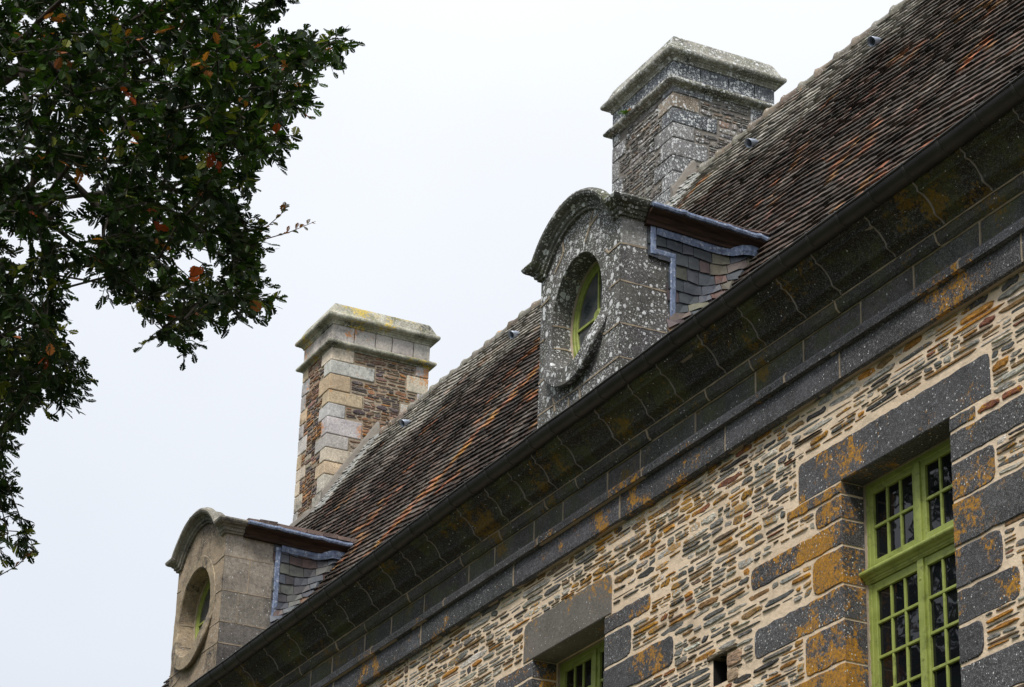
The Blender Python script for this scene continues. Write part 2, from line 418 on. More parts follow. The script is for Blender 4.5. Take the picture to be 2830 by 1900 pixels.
def slab(mb, P, O, u, v, n, proud, depth, c, bev=.007, m=0):
    N = len(P); A = sum(P[i][0]*P[(i+1) % N][1]-P[(i+1) % N][0]*P[i][1] for i in range(N))
    if A < 0: P = P[::-1]
    ins = []
    for i in range(N):
        a, b, d = P[i-1], P[i], P[(i+1) % N]
        e1 = Vector((b[0]-a[0], b[1]-a[1])); e2 = Vector((d[0]-b[0], d[1]-b[1]))
        e1.normalize(); e2.normalize(); nn = Vector((-(e1.y+e2.y), e1.x+e2.x))
        if nn.length > 1e-6: nn.normalize()
        ins.append((b[0]+nn.x*bev*1.2, b[1]+nn.y*bev*1.2))
    vs = [O+u*p[0]+v*p[1]-n*depth for p in P]+[O+u*p[0]+v*p[1]+n*(proud-bev) for p in P]+[O+u*p[0]+v*p[1]+n*proud for p in ins]
    fs = []
    for i in range(N):
        j = (i+1) % N; fs += [(i, j, N+j, N+i), (N+i, N+j, 2*N+j, 2*N+i)]
    fs.append(tuple(range(2*N, 3*N))); fs.append(tuple(range(N-1, -1, -1)))
    mb.add(vs, fs, c, m)
def ribbon(mb, pts, n, w=.018, c=(1, 1, 1), up=.003, m=0, ragged=.35):
    """pointing of mortar along a joint; pts are 3D, n the surface normal (one or a list)"""
    Q = []; NN = n if isinstance(n, list) else [n]*len(pts); NQ = []
    for i in range(len(pts)-1):
        a, b = Vector(pts[i]), Vector(pts[i+1]); k = max(1, int((b-a).length/.03))
        for q in range(k): Q.append(a.lerp(b, q/k)); NQ.append(NN[i].lerp(NN[i+1], q/k).normalized())
    Q.append(Vector(pts[-1])); NQ.append(NN[-1])
    vs = []
    for i, p in enumerate(Q):
        d = (Q[min(i+1, len(Q)-1)]-Q[max(i-1, 0)]).normalized(); s = NQ[i].cross(d).normalized()
        ww = w*(1+ragged*nz1(p.x*14, p.y*14, p.z*14)*2+rnd(-.12, .12))/2
        vs += [p+s*ww-NQ[i]*.004, p+s*ww*.8+NQ[i]*up, p-s*ww*.8+NQ[i]*up, p-s*ww-NQ[i]*.004]
    fs = []
    for i in range(len(Q)-1):
        for k in range(3): fs.append((i*4+k, i*4+k+1, (i+1)*4+k+1, (i+1)*4+k))
    mb.add(vs, fs, c, m)

# ------------------------------------------------------------------ facade wall
WIN = (-14.88, -13.52, 5.55, 8.80)      # right window opening
SMW = (-19.87, -18.52, 5.55, 8.80)      # left window opening
OTH = [(-24.9, -23.55, 5.55, 8.80), (-29.9, -28.55, 5.55, 8.80), (-9.6, -8.25, 5.55, 8.80)]
HOLE = (-16.72, -16.52, 7.71, 7.92)
DK, DM = (.040, .039, .042), (.050, .048, .052)
LT = (.125, .115, .105)
# blocks: (u0,u1,v0,v1, flat edges, colour)
RB = [(-15.46, -13.03, 8.80, 9.125, 'b', DM)]
lj = [8.80, 8.70, 8.505, 8.30, 8.00, 7.735, 7.41, 7.10, 6.78, 6.48, 6.15, 5.85, 5.55]
le = [-15.62, -15.23, -16.15, -15.28, -16.11, -15.40, -16.05, -15.3, -15.9, -15.35, -16.0, -15.3]
for i, e_ in enumerate(le): RB.append((e_, -14.88, lj[i+1]+.010, lj[i]-.010, 'r', DM))
rj = [8.80, 8.68, 8.455, 8.165, 7.83, 7.53, 7.27, 7.00, 6.7, 6.4, 6.1, 5.82, 5.55]
re_ = [-13.22, -12.55, -13.03, -12.45, -13.00, -12.83, -13.25, -12.5, -13.1, -12.6, -13.1, -12.7]
for i, e_ in enumerate(re_): RB.append((-13.52, e_, rj[i+1]+.010, rj[i]-.010, 'l', DM))
SB = [(-20.05, -18.40, 8.80, 9.175, 'b', LT)]
sj = [8.80, 8.63, 8.33, 8.05, 7.75, 7.4, 7.1, 6.8, 6.5, 6.2, 5.9, 5.55]
se = [-17.73, -18.05, -17.35, -18.0, -17.5, -18.05, -17.4, -18.0, -17.5, -18.0, -17.5]
for i, e_ in enumerate(se): SB.append((-18.52, e_, sj[i+1]+.010, sj[i]-.010, 'l', DM))
sl = [-20.62, -20.2, -20.7, -20.25, -20.6, -20.2, -20.7, -20.2, -20.6, -20.2, -20.6]
for i, e_ in enumerate(sl): SB.append((e_, -19.87, sj[i+1]+.010, sj[i]-.010, 'r', DM))
def std_blocks(o):
    L = [(o[0]-.45, o[1]+.45, 8.80, 9.13, 'b', DM)]
    for i in range(11):
        w = .35 if i % 2 else .75
        L.append((o[0]-w, o[0], sj[i+1]+.01, sj[i]-.01, 'r', DM)); L.append((o[1], o[1]+w, sj[i+1]+.01, sj[i]-.01, 'l', DM))
    return L
OB = [std_blocks(o) for o in OTH]
allb = RB+SB+[b for L in OB for b in L]
extra = [(-12.1, -11.2, 8.35, 8.62, '', DK), (-17.28, -16.9, 6.9, 7.1, '', DM)]
blocked = [(b[0]-.008, b[1]+.008, b[2]-.004, b[3]+.004) for b in allb]+[(o[0], o[1], o[2], o[3]) for o in [WIN, SMW]+OTH]+[(HOLE[0]-.03, HOLE[1]+.03, HOLE[2]-.02, HOLE[3]+.02)]
wall = MB()
holes = [WIN, SMW, HOLE]+OTH
us = sorted(set([XL, XR]+[h[0]-.006 for h in holes]+[h[1]+.006 for h in holes])); vs_ = sorted(set([0, 10.5]+[h[2]-.006 for h in holes]+[h[3]+.006 for h in holes]))
for i in range(len(us)-1):
    for j in range(len(vs_)-1):
        cu, cv = (us[i]+us[i+1])/2, (vs_[j]+vs_[j+1])/2
        if any(h[0] < cu < h[1] and h[2] < cv < h[3] for h in holes): continue
        a, b, c_, d = us[i], us[i+1], vs_[j], vs_[j+1]
        wall.add([(a, WY, c_), (b, WY, c_), (b, WY, d), (a, WY, d)], [(0, 1, 2, 3)])
for h in holes:
    mi_ = 2 if h is HOLE else 0  # putlog hole sides painted near-black as its inner shade
    a, b, c_, d = h[0]-.006, h[1]+.006, h[2]-.006, h[3]+.006; y1 = WY+(.45 if h is not HOLE else 1.2)
    wall.add([(a, WY, c_), (a, y1, c_), (a, y1, d), (a, WY, d)], [(0, 1, 2, 3)], m=mi_); wall.add([(b, WY, c_), (b, y1, c_), (b, y1, d), (b, WY, d)], [(3, 2, 1, 0)], m=mi_)
    wall.add([(a, WY, d), (a, y1, d), (b, y1, d), (b, WY, d)], [(0, 1, 2, 3)], m=mi_); wall.add([(a, WY, c_), (b, WY, c_), (b, y1, c_), (a, y1, c_)], [(0, 1, 2, 3)], m=mi_)
    wall.add([(a, y1, c_), (b, y1, c_), (b, y1, d), (a, y1, d)], [(0, 1, 2, 3)], m=2)
YB = 18.62
for gx in (XL, XR):
    wall.add([(gx, WY, 0), (gx, YB, 0), (gx, YB, 10.5), (gx, 14.31, 16.75), (gx, WY, 10.5)], [(0, 1, 2, 3, 4)])
wall.add([(XL, YB, 0), (XR, YB, 0), (XR, YB, 10.5), (XL, YB, 10.5)], [(0, 3, 2, 1)])
RUB = [(17, (.10, .10, .095)), (16, (.18, .172, .155)), (17, (.30, .285, .25)), (11, (.13, .092, .06)), (12, (.19, .11, .042)), (8, (.36, .165, .025)), (3, (.17, .06, .03)), (11, (.44, .42, .375)), (7, (.045, .043, .043))]
OO = Vector((0, WY, 0)); nF = Vector((0, -1, 0))
rubble(wall, OO, X, Z, nF, -22.6, -9.9, 6.1, 9.56, blocked, RUB, hr=(.036, .085), lr=(.10, .48), gap=.0130, proud=(.002, .013), seed=4, m=1)
rubble(wall, OO, X, Z, nF, -35.15, -22.6, 8.2, 9.56, blocked, RUB, hr=(.08, .15), lr=(.2, .5), seed=5, m=1)
rubble(wall, OO, X, Z, nF, -35.15, -22.6, .1, 8.2, blocked, RUB, hr=(.15, .25), lr=(.25, .6), seed=6, m=1, gap=.02)
rubble(wall, OO, X, Z, nF, -22.6, -4.05, .1, 6.1, blocked, RUB, hr=(.13, .22), lr=(.2, .55), seed=7, m=1, gap=.018)
rubble(wall, OO, X, Z, nF, -9.9, -4.05, 6.1, 9.56, blocked, RUB, hr=(.09, .17), lr=(.2, .5), seed=8, m=1, gap=.016)
# flat stone over the putlog hole and the small stones beside it
slab(wall, outline((-16.80, -16.36, 7.925, 7.965), '', .01, j=.004), OO, X, Z, nF, .02, .1, (.09, .07, .04), m=1)
slab(wall, outline((-16.51, -16.30, 7.80, 7.91), '', .03), OO, X, Z, nF, .012, .2, (.30, .20, .13), m=1)
slab(wall, outline((-16.51, -16.35, 7.68, 7.785), '', .03), OO, X, Z, nF, .010, .2, (.33, .24, .16), m=1)
B(wall, 'wall', [M['mortar'], M['rubble'], M['dark']], house, label='rubble wall of thin brown, grey and ochre stones in pale mortar')

# ------------------------------------------------------------------ windows
def wblocks(mb, L, seed):
    random.seed(seed)
    for b in L:
        slab(mb, outline(b[:4], b[4], (rnd(.045, .08) if (b[3]-b[2]) > .15 else .018), j=.008), OO, X, Z, nF, rnd(.003, .012), .24, jc(b[5], .16, .04))
def french_window(op, blocks, seed, lab, part_lab, dep=.20):
    u0, u1, v0, v1 = op
    w = E('window', house, ((u0+u1)/2, WY, v0), lab)
    lin = MB(); wblocks(lin, blocks[:1], seed); B(lin, 'lintel', M['quoin'] if seed != 22 else M['quoin_b'], w)
    sur = MB(); wblocks(sur, [b for b in blocks[1:] if b[4] == 'r'], seed+1); B(sur, 'left_jamb', M['quoin_ochre' if seed == 21 else 'quoin'], w)
    sur = MB(); wblocks(sur, [b for b in blocks[1:] if b[4] == 'l'], seed+2); B(sur, 'right_jamb', M['quoin_ochre' if seed == 22 else 'quoin'], w)
    yF = WY+dep; W_ = u1-u0; cx = (u0+u1)/2
    fr = MB()
    def bx(mb, a, b, z0, z1, y0, y1): mb.box((a, y0, z0), (b, y1, z1))
    # fixed frame
    bx(fr, u0-.004, u0+.055, v0, v1-.001, yF, yF+.08); bx(fr, u1-.055, u1+.004, v0, v1-.001, yF, yF+.08)
    bx(fr, u0+.055, u1-.055, v1-.055, v1-.001, yF+.001, yF+.08)
    bx(fr, cx-.033, cx+.033, 8.13, v1-.055, yF-.012, yF+.06)
    B(fr, 'frame', M['paint'], w, bevel=.006)
    tr = MB()        # moulded transom: roll, fillet and cavetto
    prof = []
    for t in range(9):
        a = -math.pi/2+math.pi*t/8; prof.append((yF-.040-.026*math.cos(a), 8.087+.024*math.sin(a)))
    prof += [(yF-.03, 8.114), (yF-.02, 8.118), (yF+.05, 8.125), (yF+.05, 8.012), (yF-.006, 8.012), (yF-.010, 8.024), (yF-.016, 8.026), (yF-.018, 8.040), (yF-.028, 8.044), (yF-.034, 8.056)]
    tr.loft([[(u0-.002, y, z) for y, z in prof], [(u1+.002, y, z) for y, z in prof]])
    B(tr, 'transom', M['paint'], w, bevel=.002)
    def leaf(name, a, b, z0, z1, cols, rows, st=.062, rl=.058):
        mb = MB(); y0, y1 = yF+.006, yF+.05
        bx(mb, a, a+st, z0, z1, y0, y1); bx(mb, b-st, b, z0, z1, y0, y1)
        bx(mb, a+st, b-st, z1-rl, z1, y0+.001, y1); bx(mb, a+st, b-st, z0, z0+rl, y0+.001, y1)
        for i in range(1, cols):
            x = a+st+(b-a-2*st)*i/cols; bx(mb, x-.0115, x+.0115, z0+rl, z1-rl, y0+.008, y1-.008)
        for z in rows: bx(mb, a+st, b-st, z-.0115, z+.0115, y0+.006, y1-.010)
        o = B(mb, name, M['paint'], w, bevel=.004)
        gl = MB()
        gl.box((a+st-.005, yF+.030, z0+rl-.005), (b-st+.005, yF+.036, z1-rl+.005))
        B(gl, 'glass', M['glass'], w)
    a, b = u0+.05, u1-.05
    leaf('transom_light', a, cx-.030, 8.138, v1-.05, 3, [8.443], .050, .048); leaf('transom_light', cx+.030, b, 8.138, v1-.05, 3, [8.443], .050, .048)
    rows = [7.703-.262*k for k in range(0, 8)]
    leaf('casement', a, cx-.002, v0+.03, 8.010, 3, rows, .06, .065); leaf('casement', cx+.002, b, v0+.03, 8.010, 3, rows, .06, .065)
    ast = MB(); ast.box((cx-.035, yF-.012, v0+.03), (cx+.035, yF+.005, 8.008))
    for z in (7.86, 7.27):
        ast.tube([(cx, yF-.016, z), (cx, yF-.010, z)], .011, 10)
    B(ast, 'astragal', M['paint'], w, bevel=.004)
    pm = MB(); ribbon(pm, [(u0+.006, yF-.002, v0), (u0+.006, yF-.002, v1)], Vector((0, -1, 0)), .035, up=.006)
    ribbon(pm, [(u0, yF-.001, v1-.006), (u1, yF-.001, v1-.006)], Vector((0, -1, 0)), .014, up=.004)
    B(pm, 'pointing', M['mortar_pale'], w)
    return w
M['quoin_b'] = stone('lintel_stone', lich2=.06, ochre=.45, speck=.12, var=.35)
french_window(WIN, RB, 21, 'tall green window on the right with fanlight and both leaves closed', '')
french_window(SMW, SB, 22, 'green window at the bottom edge, only its head visible', '', .27)
for k, (o, L) in enumerate(zip(OTH, OB)): french_window(o, L, 30+k*2, 'green window further along the facade', '')

# ------------------------------------------------------------------ cornice
random.seed(31)
cor = E('cornice', house, (-20, WY, 9.56), 'dark moulded stone cornice under the gutter')
def course(mb, prof, x0, x1, lr, jy=.004, jz=.003, gap=.014, cbase=DM, m=0, chip=.004):
    """blocks of one moulded course, each its own length; returns joint positions"""
    x = x0; J = []
    while x < x1-.1:
        l = rnd(*lr); e = min(x+l, x1); c = jc(cbase, .22, .05)
        dy, dz = rnd(-jy, jy), rnd(-jz, jz); n = max(2, int((e-x)/.16)); rings = []
        for i in range(n+1):
            xx = x+gap/2+(e-x-gap)*i/n
            rings.append([(xx, y+dy+chip*nz1(xx*5, y*9+q, z*9)*.8, z+dz+chip*nz1(xx*7, q*3.3, z*5)) for q, (y, z) in enumerate(prof)])
        mb.loft(rings, c, m); J.append(e); x = e
    return J
def joints(mb, prof, J, lo, hi, w=.016, m=1):
    pts0 = prof[lo:hi+1]
    for x in J[:-1]:
        pts = [Vector((x+rnd(-.003, .003), y-.0015, z)) for y, z in pts0]; ns = []
        for i in range(len(pts)):
            a = pts[max(i-1, 0)]; b = pts[min(i+1, len(pts)-1)]; d = (b-a); n_ = Vector((0, -d.z, d.y)); n_.normalize(); ns.append(n_ if n_.y < 0 or n_.z < 0 else -n_)
        ribbon(mb, pts, ns, w, up=.0045, m=m)
def core(mb, prof, x0, x1, dep=.012): mb.loft([[(x0, y+dep, z) for y, z in prof], [(x1, y+dep, z) for y, z in prof]], (1, 1, 1), 1)
p1 = [(9.930, 9.566), (9.926, 9.60), (9.928, 9.782), (10.05, 9.782), (10.05, 9.560), (9.95, 9.556)]
p2 = [(9.885, 9.786), (9.882, 9.840), (9.900, 9.872), (9.952, 9.880), (10.05, 9.880), (10.05, 9.786)]
p3 = [(9.945, 9.882), (9.945, 10.090), (10.05, 10.090), (10.05, 9.882)]
p4 = [(9.925, 10.094), (9.900, 10.120), (9.880, 10.185), (10.05, 10.185), (10.05, 10.094)]
p5 = [(9.870, 10.190), (9.855, 10.215), (9.800, 10.240), (9.790, 10.250), (9.785, 10.275), (9.770, 10.300), (9.735, 10.350), (9.690, 10.385), (9.650, 10.395), (9.645, 10.425), (9.610, 10.450), (9.600, 10.500), (10.05, 10.500), (10.05, 10.190)]
for nm, pr, lr, mt in (('architrave', p1, (1.5, 2.3), 'dolerite'), ('fillet_course', p2, (1.5, 2.4), 'dolerite'), ('frieze', p3, (.55, 1.05), 'cornice'), ('bed_mould', p4, (.6, 1.3), 'cornice'), ('cove', p5, (.45, .75), 'cornice')):
    mb = MB(); J = course(mb, pr, XL, XR, lr, cbase=(.050, .049, .054) if mt == 'dolerite' else ((.048, .046, .044) if nm != 'cove' else (.017, .015, .012)))  # cove colour darkened to carry the shade under the gutter
    core(mb, pr, XL, XR, .013)
    lo, hi = {'architrave': (0, 2), 'fillet_course': (0, 3), 'frieze': (0, 1), 'bed_mould': (0, 2), 'cove': (0, 11)}[nm]; joints(mb, pr, J, lo, hi, .018 if nm != 'cove' else .013)
    if nm == 'frieze': ribbon(mb, [(XL, 9.943, 10.092), (XR, 9.943, 10.092)], nF, .016, up=.003, m=1)
    if nm == 'bed_mould': ribbon(mb, [(XL, 9.877, 10.188), (XR, 9.877, 10.188)], nF, .016, up=.002, m=1)
    B(mb, nm, [M[mt], M['mortar_grey' if nm == 'cove' else 'mortar_pale']], cor)  # darker mortar in the cove, its eave shade put into the colour

# ------------------------------------------------------------------ gutter
random.seed(41)
GX0, GX1 = -35.4, -3.8
gut = E('gutter', house, (-20, 9.58, 10.47), 'dark half round metal gutter along the eave')
mb = MB(); gy, gz, gr = 9.583, 10.552, .088
xs = np.linspace(GX0, GX1, 140); rings = []
def sag(x): return .022*nz1(x*.33, 3.1)+.008*nz1(x*1.3, 9)
for xx in xs:
    z0 = gz+sag(xx); y0 = gy+.006*nz1(xx*.4, 7.7); r = []
    for t in range(15):
        a = math.pi+math.pi*t/14; r.append((xx, y0+gr*math.cos(a), z0+gr*math.sin(a)))
    for t in range(14, -1, -1):
        a = math.pi+math.pi*t/14; r.append((xx, y0+(gr-.004)*math.cos(a), z0+.002+(gr-.004)*math.sin(a)))
    rings.append(r)
mb.loft(rings)
mb.tube([(xx, gy-gr+.006*nz1(xx*.4, 7.7)-.002, gz+sag(xx)+.003) for xx in xs], .009, 8)
B(mb, 'channel', M['gutter'], gut, smooth=True)
bk0 = None; xb = GX0+.3; nb = 0
while xb < GX1 and nb < 76:
    z0 = gz+sag(xb)
    if bk0 is None:
        mb = MB(); rr = gr+.003
        pts = [(0, rr*math.cos(math.pi+math.pi*t/14), rr*math.sin(math.pi+math.pi*t/14)) for t in range(15)]
        rings = [[(dx, p[1]*(s/rr), p[2]*(s/rr)) for p in pts] for dx, s in ((-.013, rr-.004), (-.011, rr+.002), (.011, rr+.002), (.013, rr-.004))]
        mb.loft(rings, closed=False, caps=False)
        mb.tube([(0, -rr-.004, -.012), (0, -rr-.006, .012), (0, -rr+.012, .017)], .006, 6)
        bk0 = mb.build('bracket', M['gutter'], smooth=True); o = bk0
    else: o = bk0.copy(); col.objects.link(o)
    o.location = (xb, gy+.006*nz1(xb*.4, 7.7), z0); adopt(o, gut); xb += rnd(.39, .45); nb += 1

# ------------------------------------------------------------------ roof
def slope(y):
    t = min(1, max(0, (y-10.7)/.6)); t = t*t*(3-2*t); return .93+(1.55-.93)*t
RYs = [14.31-i*.05 for i in range(96)]; RZ = [17.00]
for i in range(1, 96): RZ.append(RZ[-1]-.05*(slope(RYs[i])+slope(RYs[i-1]))/2)
RYs.reverse(); RZ.reverse()
while RYs[0] < 9.57: RYs.pop(0); RZ.pop(0)
RV_ = [0.0]
for i in range(1, len(RYs)): RV_.append(RV_[-1]+math.hypot(RYs[i]-RYs[i-1], RZ[i]-RZ[i-1]))
VMAX = RV_[-1]
ry, rz, rv = np.array(RYs), np.array(RZ), np.array(RV_)
def rp(v):
    if v > VMAX: d = v-VMAX; return 14.31+d*.54, 17.0+d*.84
    if v < 0: return 9.56+v*.73, ry[0]*0+rz[0]+v*.68
    return float(np.interp(v, rv, ry)), float(np.interp(v, rv, rz))
def rzy(y): return float(np.interp(y, ry, rz))
def rvy(y): return float(np.interp(y, ry, rv))
def roofP(u, v, h=0):
    y, z = rp(v); y2, z2 = rp(v+.02); d = Vector((0, y2-y, z2-z)).normalized(); n = Vector((0, -d.z, d.y))
    b = .018*nz1(u*.45, v*.6, 2)+.010*nz1(u*1.6, v*1.5, 8)
    return Vector((u, y, z))+n*(h+b)
roof = E('roof', house, (-20, 14.31, 10.6), 'steep brown clay tile roof with grey lichen')
D2 = dict(x0=-19.90, x1=-18.33, yend=11.62); D1 = dict(x0=-30.0, x1=-28.32, yend=11.9)
C1 = dict(x0=-35.16, x1=-34.0, y0=13.48, y1=15.14, top=18.36); C2 = dict(x0=-25.97, x1=-24.4, y0=14.03, y1=15.52, top=18.27)
sk = MB()
n_ = 60
for i in range(n_):
    x0, x1 = XL+(XR-XL)*i/n_, XL+(XR-XL)*(i+1)/n_
    for a in range(0, len(RYs)-1, 6):
        b = min(a+6, len(RYs)-1)
        sk.add([(x0, RYs[a], RZ[a]-.03), (x1, RYs[a], RZ[a]-.03), (x1, RYs[b], RZ[b]-.03), (x0, RYs[b], RZ[b]-.03)], [(0, 1, 2, 3)], (.04, .035, .03))
sk.add([(XL, 14.31, 16.97), (XR, 14.31, 16.97), (XR, 19.05, 10.55), (XL, 19.05, 10.55)], [(0, 1, 2, 3)], (.09, .07, .06))
sk.add([(XL, 9.58, 10.51), (XR, 9.58, 10.51), (XR, 10.1, 10.515), (XL, 10.1, 10.515)], [(0, 1, 2, 3)], (.04, .035, .03))
random.seed(51)
th = R(13.0); cs, sn = math.cos(th), math.sin(th); EXP, TW = .114, .17
def tcol(u, v):
    g_ = nz1(u*.5, v*.5, 5); r = random.random()*.55+.45*(.5+.9*nz1(u*.9+v*.2, v*9, 61)); warm = nz1(u*.35, v*.8, 15)
    if r < .52: c = (.021, .016, .013)
    elif r < .76: c = (.052, .033, .025)
    elif r < .90: c = (.115+.04*warm, .073, .058)
    else: c = (.095, .077, .066)
    if nz1(u*.9, v*1.2, 91) > .30 and random.random() < .3: c = random.choice([(.22, .085, .04), (.19, .10, .04)])
    c = jc(c, .3, .06); k = 0.0
    rd = (v-(VMAX-(2.1 if u < -19 else 1.5)))/.8+g_*1.8+.9*nz1(u*2.2, v*2.2, 7)
    k = max(k, min(1, rd)*.95)
    for ch in (C1, C2):                      # lichened slates beside and below the stacks
        du = u-ch['x1']; vy = rvy(ch['y0'])
        if 0 < du < .55+.25*g_ and v > vy-1.0: k = max(k, .95*(1-max(0, du-.3)/.4))
        if ch['x0']-.2 < u < ch['x1']+.3 and vy-.8 < v < vy+.2: k = max(k, .8)
    # run-off below the right stack
    sl = (-25.05+(rvy(12.6)-v)*-.58)
    du = u-sl
    if v < rvy(13.9):
        if -.38 < du < .02: k = max(k, .85+.3*g_)
        if .02 <= du < .45+.25*nz1(u*2, v*1.3, 9) and random.random() < .75: c = jc(random.choice([(.30, .125, .05), (.33, .17, .045), (.25, .12, .08)]), .2); k *= .2
        if -1.1 < du < -.3: k = max(k, .25+.6*nz1(u*3, v*3, 2))
    if u > -19.5:
        kk = .06+.65*nz1(u*1.1, v*.9, 33)+.06*min(3, u+19.5)
        k = max(k, kk*.8)
    k = max(k, min(.9, (nz1(u*1.7, v*1.7, 77)-.28)*2.2))
    k = max(0, min(1, k))*rnd(.45, 1.0)
    l = jc((.36, .35, .32) if v > VMAX-1.6 else (.17, .15, .135), .3, .03)
    return tuple(c[i]*(1-k)+l[i]*k for i in range(3))
tiles = MB()
def in_hole(u, v):
    y, z = rp(v)
    for d in (D2, D1):
        if d['x0']+.04 < u < d['x1']-.03 and y < d['yend']-.3: return True
        if d['x0']-.02 < u < d['x1']+.9 and y < 10.55: return True
    for c in (C1, C2):
        if c['x0'] < u < c['x1']-.02 and y > c['y0']+.05: return True
    return False
def lift(u, v):
    """courses swept up against the dormer cheeks"""
    y, z = rp(v); h = 0
    for d in (D2, D1):
        t = u-d['x1']
        if 0 <= t < .55 and y < d['yend']+.1: h += .16*(1-t/.55)**2
    return h
srange = (XR-XL)/cs+4
t_ = -7.5
row = 0
while t_ < 12:
    s_ = -1.0+(TW/2 if row % 2 else 0)+rnd(-.03, .03)
    while s_ < 36:
        s_ += TW*rnd(.94, 1.06)
        u = XL+s_*cs+t_*sn; v = -s_*sn+t_*cs
        if u < XL-.05 or u > XR or v < -.02 or v > VMAX+.02: continue
        if in_hole(u, v): continue
        w = TW*.497; jt = rnd(-.005, .005); ro = rnd(-.015, .015); hb = .038+rnd(-.005, .006); thk = rnd(.021, .027); cam_ = rnd(.001, .004); L = EXP*1.55
        pts = []
        for (tt, hh) in ((jt, hb), (L, .004)):
            for q in (-1, 0, 1):
                ss = q*w+tt*ro; t2 = tt+(q*ro*w*1.0 if tt == jt else 0)+(rnd(-.004, .004) if tt == jt else 0)
                uu = u+ss*cs+t2*sn; vv = v-ss*sn+t2*cs; vv = min(vv, VMAX+.05)
                pts.append(roofP(uu, vv, hh+(cam_ if q == 0 else 0)))
        for q in (-1, 0, 1):
            ss = q*w; uu = u+ss*cs+jt*sn; vv = v-ss*sn+jt*cs
            pts.append(roofP(uu, vv, hb-thk+(cam_ if q == 0 else 0)))
        tiles.add(pts, [(0, 1, 4, 3), (1, 2, 5, 4), (6, 7, 1, 0), (7, 8, 2, 1), (6, 0, 3), (8, 5, 2)], tcol(u, v))
    t_ += EXP*rnd(.93, 1.07); row += 1
B(sk, 'roof_deck', M['tile'], roof); B(tiles, 'tiles', M['tile'], roof, label='weathered clay tiles laid in uneven courses')
random.seed(52)
M['ridge'] = stone('ridge_clay', lich2=.25, ochre=.25, speck=.2, green=.2, ochre_c=(.40, .2, .03))
def ridge_run(xa, xb):
    rg = MB(); x = xa
    while x < xb-.1:
        l = min(rnd(.34, .40), xb-x); dz = rnd(-.010, .010)+.02*nz1(x*.5, 1); rings = []; c = jc(random.choice([(.19, .155, .125), (.17, .135, .11), (.19, .175, .15)]), .2)
        for xx, r in ((x, .112), (x+.045, .128), (x+.065, .112), (x+l*.6, .100), (x+l, .098)):
            rings.append([(xx, 14.31+r*math.cos(a)*1.1+.006*nz1(xx*5, a), 16.925+dz+r*.95*math.sin(a)+.012*nz1(xx*9, a*2)) for a in [math.pi*(1.12-t*1.24/9) for t in range(10)]])
        rg.loft(rings, c, closed=False, caps=False); x += l
    B(rg, 'ridge', M['ridge'], roof, smooth=True, label='half round ridge tiles bedded in mortar')
ridge_run(C1['x1']-.02, C2['x0']+.02); ridge_run(C2['x1']-.02, XR)
# vents
def vent(u):
    mb = MB(); v = rvy(13.74); base = roofP(u, v, 0); y1, z1 = rp(v); y2, z2 = rp(v+.05)
    up = Vector((0, y2-y1, z2-z1)).normalized(); n = Vector((0, -up.z, up.y))
    rings_o = []; rings_i = []
    ax = (-up*.72+n*.30+X*.10).normalized(); side = ax.cross(n).normalized(); nn = side.cross(ax).normalized()
    for t, r in ((.0, .012), (.025, .036), (.06, .046), (.10, .052), (.14, .058)):
        c_ = base+up*.085+n*(.02+.035*(t/.14))+ax*t
        rings_o.append([c_+(side*math.cos(a)+nn*math.sin(a))*r for a in [2*math.pi*k/16 for k in range(16)]])
        rings_i.append([c_+(side*math.cos(a)+nn*math.sin(a))*(r-.006) for a in [2*math.pi*k/16 for k in range(16)]])
    mb.loft(rings_o+rings_i[::-1][:4], caps=False)
    mb.add(rings_i[2], [tuple(range(16))], (1, 1, 1), 1)  # near-black disc painted in as the shade inside the vent
    return B(mb, 'vent', [M['vent'], M['dark']], roof, smooth=True)
g = NG('vent_zinc'); M['vent'] = g.fin((.30, .34, .42), .4, None, spec=.5, metal=.4)
for u in (-19.5, -22.0, -27.98, -31.45): vent(u)
